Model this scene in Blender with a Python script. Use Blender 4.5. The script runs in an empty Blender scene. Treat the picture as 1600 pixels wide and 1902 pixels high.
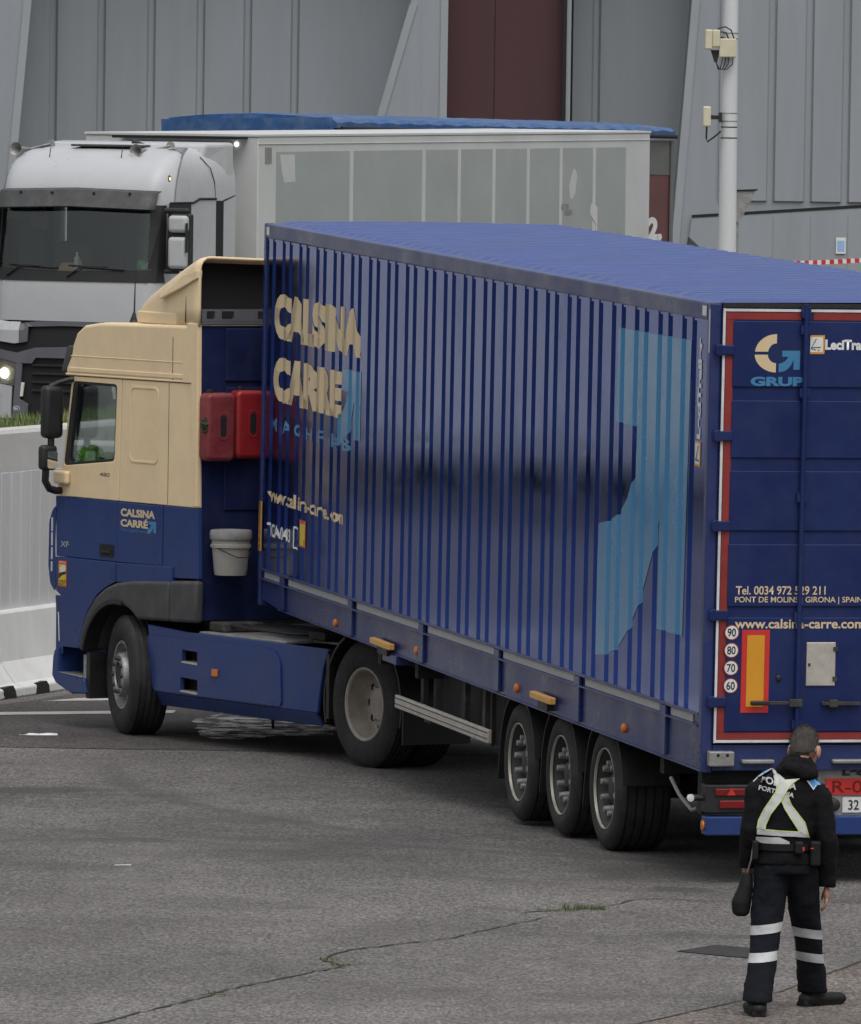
import bpy, bmesh, math, random
from mathutils import Vector, Matrix
from mathutils.bvhtree import BVHTree
from math import sin, cos, pi, radians as rad
random.seed(7)
SC = bpy.context.scene
COL = SC.collection

# ------------------------------------------------------------------ camera, world, sun, exposure
FPX, PITCH, ROLL, CAMH = 15461.9, 0.0456, 0.01487, 4.99503
cam = bpy.data.cameras.new("Camera")
camo = bpy.data.objects.new("Camera", cam); COL.objects.link(camo)
cam.sensor_fit = 'HORIZONTAL'; cam.sensor_width = 36.0
cam.lens = FPX / 1600.0 * 36.0
cam.clip_start = 1.0; cam.clip_end = 6000
_r0 = Vector((1, 0, 0)); _u0 = Vector((0, sin(PITCH), cos(PITCH))); _f = Vector((0, cos(PITCH), -sin(PITCH)))
_R = _r0 * cos(ROLL) + _u0 * sin(ROLL); _U = -_r0 * sin(ROLL) + _u0 * cos(ROLL)
camo.matrix_world = Matrix(((_R.x, _U.x, -_f.x, 0), (_R.y, _U.y, -_f.y, 0), (_R.z, _U.z, -_f.z, CAMH), (0, 0, 0, 1)))
SC.camera = camo

SUN_EL, SUN_AZ = rad(62), rad(166)
W = bpy.data.worlds.new("World"); SC.world = W; W.use_nodes = True
nt = W.node_tree
bg = nt.nodes['Background']
sky = nt.nodes.new('ShaderNodeTexSky'); sky.sky_type = 'NISHITA'; sky.sun_disc = False
sky.sun_elevation = SUN_EL; sky.sun_rotation = SUN_AZ
sky.air_density = 1.6; sky.dust_density = 4.0; sky.ozone_density = 1.0
hs = nt.nodes.new('ShaderNodeHueSaturation'); hs.inputs['Saturation'].default_value = 0.22
nt.links.new(sky.outputs[0], hs.inputs['Color'])
# overcast sky: brighter overhead than near the horizon
wt = nt.nodes.new('ShaderNodeTexCoord'); wx = nt.nodes.new('ShaderNodeSeparateXYZ'); nt.links.new(wt.outputs['Generated'], wx.inputs[0])
wr = nt.nodes.new('ShaderNodeMapRange'); nt.links.new(wx.outputs[2], wr.inputs[0])
for i, v in enumerate((0, 1, .58, 1.5)): wr.inputs[i + 1].default_value = v
wm = nt.nodes.new('ShaderNodeMix'); wm.data_type = 'RGBA'; wm.blend_type = 'MULTIPLY'; wm.inputs[0].default_value = 1
nt.links.new(hs.outputs[0], wm.inputs[6]); nt.links.new(wr.outputs[0], wm.inputs[7]); nt.links.new(wm.outputs[2], bg.inputs[0])
bg.inputs[1].default_value = 0.145
sl = bpy.data.lights.new("Sun", 'SUN'); sl.energy = 0.5; sl.angle = rad(50); sl.color = (1.0, 0.97, 0.92)
so = bpy.data.objects.new("Sun", sl); COL.objects.link(so)
_d = Vector((sin(SUN_AZ) * cos(SUN_EL), cos(SUN_AZ) * cos(SUN_EL), sin(SUN_EL)))
so.rotation_euler = _d.to_track_quat('Z', 'Y').to_euler()
vs = SC.view_settings; vs.view_transform = 'Standard'; vs.look = 'None'; vs.exposure = 0.0; vs.gamma = 1.0
SC.cycles.max_bounces = 6; SC.cycles.transparent_max_bounces = 12

# ------------------------------------------------------------------ materials
def MAT(name, col, rough=0.5, metal=0.0, var=0.0, vscale=2.0, bump=0.0, bscale=60.0, coat=0.0, spec=0.5,
        dirt=None, emit=None, ior=1.5, stretch=None, stint=None):
    m = bpy.data.materials.new(name); m.use_nodes = True
    t = m.node_tree; N = t.nodes; L = t.links
    p = N['Principled BSDF']
    p.inputs['Base Color'].default_value = (*col, 1); p.inputs['Roughness'].default_value = rough
    p.inputs['Metallic'].default_value = metal; p.inputs['IOR'].default_value = ior
    p.inputs['Coat Weight'].default_value = coat; p.inputs['Coat Roughness'].default_value = 0.06
    p.inputs['Specular IOR Level'].default_value = spec
    if stint: p.inputs['Specular Tint'].default_value = (*stint, 1); p.inputs['Coat Tint'].default_value = (1, 1, 1, 1)
    tc = N.new('ShaderNodeTexCoord')
    src = tc.outputs['Object']
    if stretch:
        mp = N.new('ShaderNodeMapping'); mp.inputs['Scale'].default_value = stretch
        L.new(src, mp.inputs[0]); src = mp.outputs[0]
    cs = None
    if var > 0:
        n = N.new('ShaderNodeTexNoise'); n.inputs['Scale'].default_value = vscale; n.inputs['Detail'].default_value = 6
        n.inputs['Roughness'].default_value = 0.65
        L.new(src, n.inputs['Vector'])
        r = N.new('ShaderNodeMapRange'); r.inputs[1].default_value = 0.3; r.inputs[2].default_value = 0.7
        r.inputs[3].default_value = 1 - var; r.inputs[4].default_value = 1 + var
        L.new(n.outputs[0], r.inputs[0])
        mx = N.new('ShaderNodeMix'); mx.data_type = 'RGBA'; mx.blend_type = 'MULTIPLY'; mx.inputs[0].default_value = 1
        mx.inputs[6].default_value = (*col, 1); L.new(r.outputs[0], mx.inputs[7])
        cs = mx.outputs[2]
        r2 = N.new('ShaderNodeMapRange'); r2.inputs[1].default_value = 0.3; r2.inputs[2].default_value = 0.7
        r2.inputs[3].default_value = max(0.02, rough - .08); r2.inputs[4].default_value = min(1, rough + .12)
        L.new(n.outputs[0], r2.inputs[0]); L.new(r2.outputs[0], p.inputs['Roughness'])
    if dirt:
        dc, amt, dscale = dirt
        n2 = N.new('ShaderNodeTexNoise'); n2.inputs['Scale'].default_value = dscale; n2.inputs['Detail'].default_value = 8
        n2.inputs['Roughness'].default_value = 0.7
        L.new(src, n2.inputs['Vector'])
        r3 = N.new('ShaderNodeMapRange'); r3.inputs[1].default_value = 0.45; r3.inputs[2].default_value = 0.75
        r3.inputs[3].default_value = 0; r3.inputs[4].default_value = amt
        L.new(n2.outputs[0], r3.inputs[0])
        mx2 = N.new('ShaderNodeMix'); mx2.data_type = 'RGBA'
        L.new(r3.outputs[0], mx2.inputs[0])
        if cs: L.new(cs, mx2.inputs[6])
        else: mx2.inputs[6].default_value = (*col, 1)
        mx2.inputs[7].default_value = (*dc, 1); cs = mx2.outputs[2]
    if cs: L.new(cs, p.inputs['Base Color'])
    if bump > 0:
        nb = N.new('ShaderNodeTexNoise'); nb.inputs['Scale'].default_value = bscale; nb.inputs['Detail'].default_value = 4
        L.new(src, nb.inputs['Vector'])
        b = N.new('ShaderNodeBump'); b.inputs['Strength'].default_value = bump; b.inputs['Distance'].default_value = 0.01
        L.new(nb.outputs[0], b.inputs['Height']); L.new(b.outputs[0], p.inputs['Normal'])
    if emit:
        p.inputs['Emission Color'].default_value = (*emit[0], 1); p.inputs['Emission Strength'].default_value = emit[1]
    return m

def GLASS(name, tint=(.55, .62, .6), refl=1.0):
    m = bpy.data.materials.new(name); m.use_nodes = True
    t = m.node_tree; N = t.nodes; L = t.links
    N.remove(N['Principled BSDF'])
    tr = N.new('ShaderNodeBsdfTransparent'); tr.inputs[0].default_value = (*tint, 1)
    gl = N.new('ShaderNodeBsdfGlossy'); gl.inputs['Roughness'].default_value = 0.03; gl.inputs[0].default_value = (.9, .95, .95, 1)
    fr = N.new('ShaderNodeFresnel'); fr.inputs[0].default_value = 1.6
    mu = N.new('ShaderNodeMath'); mu.operation = 'MULTIPLY'; mu.inputs[1].default_value = refl; mu.use_clamp = True
    L.new(fr.outputs[0], mu.inputs[0])
    mx = N.new('ShaderNodeMixShader'); L.new(mu.outputs[0], mx.inputs[0]); L.new(tr.outputs[0], mx.inputs[1]); L.new(gl.outputs[0], mx.inputs[2])
    L.new(mx.outputs[0], N['Material Output'].inputs[0])
    return m

M = {}
DUST = (.20, .18, .15); BD = (.055, .06, .10)
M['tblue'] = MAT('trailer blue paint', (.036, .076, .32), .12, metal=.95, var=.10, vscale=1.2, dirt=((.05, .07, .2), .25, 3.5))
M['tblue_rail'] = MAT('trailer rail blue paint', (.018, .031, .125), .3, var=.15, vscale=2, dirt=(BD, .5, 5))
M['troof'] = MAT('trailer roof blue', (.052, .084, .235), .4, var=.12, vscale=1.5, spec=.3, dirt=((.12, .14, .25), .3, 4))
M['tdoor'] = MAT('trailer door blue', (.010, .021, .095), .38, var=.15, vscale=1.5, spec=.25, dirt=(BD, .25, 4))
M['cyan'] = MAT('light blue print', (.052, .20, .38), .2, var=.06, vscale=2, ior=1.7, stint=(.8, .9, 1))
M['cream'] = MAT('cream print', (.62, .49, .30), .35, var=.06, vscale=4)
M['beige'] = MAT('beige cab paint', (.77, .60, .375), .34, var=.05, vscale=1.6, spec=.3, dirt=((.45, .34, .21), .22, 4))
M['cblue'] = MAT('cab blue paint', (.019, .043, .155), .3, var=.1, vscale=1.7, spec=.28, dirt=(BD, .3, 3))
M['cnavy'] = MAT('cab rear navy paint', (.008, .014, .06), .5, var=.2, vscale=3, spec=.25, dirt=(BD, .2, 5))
M['black'] = MAT('black plastic', (.014, .014, .015), .5, var=.2, vscale=6)
M['dark'] = MAT('dark underbody steel', (.010, .010, .011), .75, var=.3, vscale=5)
M['grime'] = MAT('grimy chassis', (.03, .029, .028), .8, var=.4, vscale=6, dirt=(DUST, .3, 9))
M['gplastic'] = MAT('dark grey fender plastic', (.045, .047, .05), .6, var=.12, vscale=5, dirt=(DUST, .25, 6), bump=.1, bscale=200)
M['gplastic2'] = MAT('grey anthracite plastic', (.11, .11, .125), .55, var=.1, vscale=4)
M['rubber'] = MAT('tyre rubber', (.017, .017, .018), .82, var=.25, vscale=7, dirt=((.08, .075, .07), .4, 8), bump=.15, bscale=90)
M['rimd'] = MAT('dusty rim paint', (.34, .31, .27), .6, var=.2, vscale=6, dirt=((.10, .08, .06), .5, 9))
M['rims'] = MAT('bare steel rim', (.36, .36, .36), .42, metal=.6, var=.25, vscale=9, dirt=((.06, .05, .045), .6, 14))
M['rimdark'] = MAT('dark dirty rim', (.05, .048, .045), .6, metal=.3, var=.3, vscale=9)
M['chrome'] = MAT('chrome lip', (.7, .7, .7), .2, metal=1)
M['alu'] = MAT('aluminium guard rail', (.50, .47, .42), .45, metal=.35, var=.12, vscale=8, dirt=((.15, .13, .11), .35, 10))
M['alu2'] = MAT('grey weathered metal', (.30, .30, .29), .5, metal=.4, var=.2, vscale=10, dirt=((.10, .09, .08), .4, 12))
M['tape'] = MAT('reflective white tape', (.42, .42, .40), .35, var=.08, vscale=9, dirt=((.2, .2, .18), .3, 12))
M['white'] = MAT('white print', (.66, .66, .65), .4, var=.05, vscale=8)
M['gasket'] = MAT('white door gasket', (.62, .62, .60), .5, var=.1, vscale=6, dirt=((.2, .19, .18), .4, 8))
M['redtape'] = MAT('dark red reflective tape', (.24, .025, .022), .4, var=.12, vscale=7, dirt=((.1, .04, .03), .3, 10))
M['red'] = MAT('red marker', (.52, .03, .025), .4, var=.06, vscale=5)
M['orange'] = MAT('orange reflector', (.62, .28, .02), .4, var=.06, vscale=8)
M['amber'] = MAT('amber lamp', (.55, .16, .02), .3, var=.1, vscale=20)
M['amberd'] = MAT('dusty amber marker', (.62, .33, .08), .4, var=.1, vscale=15, dirt=((.3, .2, .1), .4, 20))
M['redlamp'] = MAT('red lamp lens', (.17, .010, .010), .2, var=.1, vscale=20)
M['wpaint'] = MAT('white cab paint', (.42, .43, .445), .3, var=.05, vscale=1.2, spec=.35, dirt=((.25, .25, .24), .15, 2.5))
M['wtrailer'] = MAT('dull white trailer panel', (.51, .52, .515), .5, var=.06, vscale=.8, dirt=((.36, .38, .35), .25, 1.5))
M['wpatch'] = MAT('pale grey green faded panel', (.305, .335, .332), .5, var=.05, vscale=1, dirt=((.42, .44, .42), .2, 2))
M['btarp'] = MAT('blue tarpaulin', (.018, .075, .21), .5, var=.2, vscale=2, dirt=((.3, .35, .4), .3, 3), bump=.3, bscale=6)
M['tgrey'] = MAT('grey trailer side', (.13, .13, .125), .7, var=.2, vscale=1.5)
M['maroon'] = MAT('maroon paint', (.13, .05, .05), .6, var=.2, vscale=1.2)
M['mdoor'] = MAT('dark red warehouse door', (.062, .022, .025), .6, var=.12, vscale=.5, stretch=(3, 3, .3))
M['clad'] = MAT('grey blue cladding', (.265, .288, .312), .55, var=.08, vscale=.35, stretch=(2.5, 2.5, .25), dirt=((.17, .18, .185), .35, .5))
M['clad2'] = MAT('lighter cladding trim', (.285, .305, .325), .5, var=.07, vscale=.5, stretch=(2, 2, .3))
M['seam'] = MAT('cladding seam', (.085, .092, .10), .7)
M['gap'] = MAT('dark panel gap', (.008, .008, .01), .8)
M['conc'] = MAT('pale concrete', (.47, .465, .455), .85, var=.1, vscale=1.5, dirt=((.25, .24, .22), .35, 3), bump=.25, bscale=60)
M['concw'] = MAT('whitewashed concrete', (.60, .60, .59), .8, var=.07, vscale=1.6, dirt=((.30, .27, .23), .3, 2.6), bump=.2, bscale=50, stretch=(1, 1, .35))
M['panelw'] = MAT('white fence board', (.50, .50, .51), .55, var=.06, vscale=1, dirt=((.38, .33, .29), .35, 1.8), stretch=(2, 2, .25))
M['polew'] = MAT('white pole paint', (.55, .56, .58), .45, var=.04, vscale=3, stretch=(2, 2, .3))
M['ivory'] = MAT('ivory plastic', (.56, .51, .38), .5, var=.06, vscale=8)
M['jerry'] = MAT('red jerrycan plastic', (.30, .016, .02), .4, var=.12, vscale=9, dirt=((.12, .02, .02), .3, 12))
M['jerry2'] = MAT('dusty red jerrycan plastic', (.19, .022, .028), .55, var=.15, vscale=9, dirt=((.2, .08, .07), .45, 9))
M['bucket'] = MAT('dirty white bucket', (.31, .30, .27), .5, var=.12, vscale=9, dirt=((.16, .14, .11), .5, 9))
M['lid'] = MAT('grey bucket lid', (.25, .25, .245), .5, var=.15, vscale=12, dirt=((.1, .1, .09), .5, 15))
M['hivis'] = MAT('lime fabric', (.22, .62, .03), .7, var=.15, vscale=15)
M['greenbag'] = MAT('green plastic bag', (.10, .42, .14), .4, var=.2, vscale=15)
M['card'] = MAT('cardboard', (.50, .32, .18), .8, var=.1, vscale=10)
M['interior'] = MAT('cab interior grey', (.07, .072, .075), .8, var=.2, vscale=4)
M['interior2'] = MAT('cab interior lining', (.16, .165, .165), .8, var=.15, vscale=3)
M['glass'] = GLASS('window glass', (.95, .975, .97), .7)
M['glassd'] = GLASS('windscreen glass', (.80, .85, .85), 1.6)
M['mirror'] = MAT('mirror glass', (.75, .78, .8), .04, metal=1)
M['lampon'] = MAT('lit headlamp bulb', (1, .95, .85), .3, emit=((1.0, .88, .66), 14))
M['lampamb'] = MAT('lit amber lamp', (1, .5, .1), .3, emit=((1.0, .55, .22), 3.0))
M['lampwht'] = MAT('lit white marker', (1, 1, 1), .3, emit=((1.0, 1.0, 1.0), 2.0))
M['lens'] = GLASS('headlamp lens', (.8, .8, .8), 1.2)
M['skin'] = MAT('skin', (.42, .22, .155), .55, var=.08, vscale=30)
M['hair'] = MAT('short grey hair', (.062, .054, .047), .9, var=.55, vscale=45, bump=.8, bscale=260)
M['jacket'] = MAT('black jacket fabric', (.0055, .0055, .007), .9, spec=.2, var=.3, vscale=6, bump=.3, bscale=30)
M['trouser'] = MAT('navy black trousers', (.0062, .0072, .011), .9, spec=.2, var=.3, vscale=5, bump=.3, bscale=25)
M['leather'] = MAT('black leather', (.006, .006, .006), .6, spec=.3, var=.3, vscale=9)
M['reflect'] = MAT('silver reflective strip', (.44, .45, .46), .45, var=.1, vscale=15, bump=.2, bscale=60)
M['reflecty'] = MAT('pale lime reflective harness', (.56, .58, .54), .5, var=.08, vscale=15, bump=.2, bscale=60)
M['lime'] = MAT('lime piping', (.50, .66, .20), .6)
M['sblue'] = MAT('light blue shoulder patch', (.10, .33, .75), .6)
M['ptext'] = MAT('silver lettering', (.48, .49, .50), .5)
M['leaf'] = MAT('dark hedge leaves', (.012, .018, .008), .9, spec=.1, var=.4, vscale=5)
M['grass'] = MAT('verge grass', (.13, .17, .055), .8, var=.4, vscale=4)
M['weed'] = MAT('weed', (.085, .11, .042), .8, var=.4, vscale=9)
M['crack'] = MAT('crack dirt', (.035, .034, .022), .95, var=.3, vscale=8)
M['linew'] = MAT('worn road paint', (.40, .375, .35), .8, var=.15, vscale=3, dirt=((.14, .13, .12), .5, 6))
M['litter'] = MAT('crumpled clear plastic', (.62, .64, .66), .25, var=.1, vscale=30)
M['iron'] = MAT('cast iron cover', (.035, .034, .036), .6, metal=.4, var=.3, vscale=20, dirt=(DUST, .2, 15))

STAINS = ((-2.92, 63.0, .62, .75, .8), (-2.15, 58.2, .6, .35, .45), (-.8, 57.3, .7, .6, .45), (-2.3, 56.1, .5, .35, .4), (1.75, 54.95, .30, .28, .75), (1.95, 51.85, .6, .22, .5), (1.6, 56.3, .8, .7, .5), (-.4, 58.2, .6, .4, .35), (-1.2, 53.6, .7, .5, .3))
def asphalt(name, base, stain, cscale=1.0, arcs=(), spots=()):
    m = bpy.data.materials.new(name); m.use_nodes = True
    t = m.node_tree; N = t.nodes; L = t.links; p = N['Principled BSDF']
    p.inputs['Roughness'].default_value = .85; p.inputs['Specular IOR Level'].default_value = .3
    tc = N.new('ShaderNodeTexCoord')
    def noise(scale, det=5, ro=.6, vec=None):
        n = N.new('ShaderNodeTexNoise'); n.inputs['Scale'].default_value = scale; n.inputs['Detail'].default_value = det
        n.inputs['Roughness'].default_value = ro; L.new(vec or tc.outputs['Object'], n.inputs['Vector']); return n.outputs[0]
    def rng(s, a, b, c, d):
        r = N.new('ShaderNodeMapRange'); L.new(s, r.inputs[0])
        for i, v in enumerate((a, b, c, d)): r.inputs[i + 1].default_value = v
        return r.outputs[0]
    def mul(a, b):
        x = N.new('ShaderNodeMath'); x.operation = 'MULTIPLY'; L.new(a, x.inputs[0]); L.new(b, x.inputs[1]); return x.outputs[0]
    mp = N.new('ShaderNodeMapping'); mp.inputs['Rotation'].default_value = (0, 0, rad(18)); mp.inputs['Scale'].default_value = (1, .22, 1)
    L.new(tc.outputs['Object'], mp.inputs[0])
    big = rng(noise(.20 * cscale, 5, .65), .32, .68, .70, 1.22)
    mid = rng(noise(.9, 6, .7), .3, .7, .86, 1.14)
    streak = rng(noise(1.1, 6, .65, mp.outputs[0]), .3, .7, .88, 1.10)
    ma = N.new('ShaderNodeMapping'); ma.inputs['Scale'].default_value = (1, .34, 1); L.new(tc.outputs['Object'], ma.inputs[0])
    wob = noise(1.7, 6, .7)
    fine = rng(noise(38, 3, .8, ma.outputs[0]), .28, .72, .42, 1.62)
    v = N.new('ShaderNodeTexVoronoi'); v.inputs['Scale'].default_value = 60; L.new(ma.outputs[0], v.inputs['Vector'])
    stone = N.new('ShaderNodeSeparateColor'); L.new(v.outputs['Color'], stone.inputs[0])
    st = rng(stone.outputs[0], 0, 1, .66, 1.36)
    f = mul(mul(mul(big, mid), mul(streak, fine)), st)
    mx = N.new('ShaderNodeMix'); mx.data_type = 'RGBA'; mx.blend_type = 'MULTIPLY'; mx.inputs[0].default_value = 1
    mx.inputs[6].default_value = (*base, 1); L.new(f, mx.inputs[7])
    s1 = rng(noise(.36, 8, .74), .50, .68, 0, .95)
    mx2 = N.new('ShaderNodeMix'); mx2.data_type = 'RGBA'; L.new(s1, mx2.inputs[0]); L.new(mx.outputs[2], mx2.inputs[6])
    mxs = N.new('ShaderNodeMix'); mxs.data_type = 'RGBA'; mxs.blend_type = 'MULTIPLY'; mxs.inputs[0].default_value = 1
    mxs.inputs[6].default_value = (*stain, 1); L.new(fine, mxs.inputs[7]); L.new(mxs.outputs[2], mx2.inputs[7])
    # pale worn scuffs
    s2 = rng(noise(.75, 7, .75, mp.outputs[0]), .58, .78, 0, .45)
    mx3 = N.new('ShaderNodeMix'); mx3.data_type = 'RGBA'; L.new(s2, mx3.inputs[0]); L.new(mx2.outputs[2], mx3.inputs[6])
    mx3.inputs[7].default_value = (base[0] * 1.6, base[1] * 1.58, base[2] * 1.52, 1)
    # sparse black specks
    v2 = N.new('ShaderNodeTexVoronoi'); v2.inputs['Scale'].default_value = 3.2; v2.inputs['Randomness'].default_value = 1
    L.new(tc.outputs['Object'], v2.inputs['Vector'])
    sp = rng(v2.outputs['Distance'], .035, .065, .9, 0)
    mx4 = N.new('ShaderNodeMix'); mx4.data_type = 'RGBA'; L.new(sp, mx4.inputs[0]); L.new(mx3.outputs[2], mx4.inputs[6])
    mx4.inputs[7].default_value = (.03, .029, .028, 1)
    last = mx4.outputs[2]
    for (cx, cy, rr, w) in arcs:                     # curved tyre marks left on the surface
        vd = N.new('ShaderNodeVectorMath'); vd.operation = 'DISTANCE'; vd.inputs[1].default_value = (cx, cy, 0)
        L.new(tc.outputs['Object'], vd.inputs[0])
        sb = N.new('ShaderNodeMath'); sb.operation = 'SUBTRACT'; sb.inputs[1].default_value = rr; L.new(vd.outputs['Value'], sb.inputs[0])
        ab = N.new('ShaderNodeMath'); ab.operation = 'ABSOLUTE'; L.new(sb.outputs[0], ab.inputs[0])
        fk = mul(rng(ab.outputs[0], w * .4, w, .6, 0), rng(noise(.35, 5, .7), .42, .62, 0, 1))
        mq = N.new('ShaderNodeMix'); mq.data_type = 'RGBA'; L.new(fk, mq.inputs[0]); L.new(last, mq.inputs[6])
        mq.inputs[7].default_value = (*[c * .55 for c in base], 1); last = mq.outputs[2]
    for (cx, cy, rx, ry, am) in spots:               # oil and damp stains
        ms = N.new('ShaderNodeMapping'); ms.inputs['Location'].default_value = (-cx / rx, -cy / ry, 0); ms.inputs['Scale'].default_value = (1 / rx, 1 / ry, 0)
        L.new(tc.outputs['Object'], ms.inputs[0])
        ln = N.new('ShaderNodeVectorMath'); ln.operation = 'LENGTH'; L.new(ms.outputs[0], ln.inputs[0])
        ad = N.new('ShaderNodeMath'); ad.operation = 'ADD'; L.new(ln.outputs['Value'], ad.inputs[0]); L.new(rng(wob, .3, .7, -.75, .75), ad.inputs[1])
        mq = N.new('ShaderNodeMix'); mq.data_type = 'RGBA'; L.new(rng(ad.outputs[0], .45, 1.05, am, 0), mq.inputs[0]); L.new(last, mq.inputs[6])
        mz = N.new('ShaderNodeMix'); mz.data_type = 'RGBA'; mz.blend_type = 'MULTIPLY'; mz.inputs[0].default_value = 1
        mz.inputs[6].default_value = (*[c * .42 for c in base], 1); L.new(fine, mz.inputs[7]); L.new(mz.outputs[2], mq.inputs[7]); last = mq.outputs[2]
    L.new(last, p.inputs['Base Color'])
    b = N.new('ShaderNodeBump'); b.inputs['Strength'].default_value = .6; b.inputs['Distance'].default_value = .008
    L.new(fine, b.inputs['Height']); L.new(b.outputs[0], p.inputs['Normal'])
    return m
M['asph'] = asphalt('worn grey asphalt', (.128, .119, .114), (.078, .071, .067), arcs=((-9, 40, 18.2, .16), (-9, 40, 20.1, .16), (9, 66, 11.5, .15), (9, 66, 13.4, .15), (-2.2, 57.0, 1.3, .16)), spots=STAINS)
M['asphd'] = asphalt('dark asphalt', (.068, .062, .059), (.045, .042, .039))
M['pave'] = asphalt('reddish grey pavement concrete', (.132, .113, .102), (.088, .073, .064))
M['asphu'] = asphalt('upper road asphalt', (.12, .118, .115), (.08, .078, .075))
M['concg'] = asphalt('pale concrete ground', (.42, .41, .39), (.22, .21, .2))
M['wet'] = MAT('wet pale concrete', (.44, .43, .41), .3, var=.3, vscale=5, spec=.6, dirt=((.12, .115, .11), .9, 9))
_t = M['wet'].node_tree; _n = _t.nodes.new('ShaderNodeTexNoise'); _n.inputs['Scale'].default_value = 4.5; _n.inputs['Detail'].default_value = 8; _n.inputs['Roughness'].default_value = .75
_c = _t.nodes.new('ShaderNodeTexCoord'); _t.links.new(_c.outputs['Object'], _n.inputs['Vector'])
_m = _t.nodes.new('ShaderNodeMapRange'); _m.inputs[1].default_value = .45; _m.inputs[2].default_value = .56; _t.links.new(_n.outputs[0], _m.inputs[0])
_t.links.new(_m.outputs[0], _t.nodes['Principled BSDF'].inputs['Alpha'])

# ------------------------------------------------------------------ helpers
def tag(o, label=None, cat=None, group=None, kind=None):
    if label: o['label'] = label
    if cat: o['category'] = cat
    if group: o['group'] = group
    if kind: o['kind'] = kind
    return o
def thing(name, label, cat, loc=(0, 0, 0), rot=None, group=None):
    o = bpy.data.objects.new(name, None); COL.objects.link(o); o.empty_display_size = .3
    if isinstance(rot, Matrix): o.matrix_world = Matrix.Translation(Vector(loc)) @ rot.to_4x4()
    else:
        o.location = loc
        if rot: o.rotation_euler = (0, 0, rot)
    return tag(o, label, cat, group)

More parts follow.
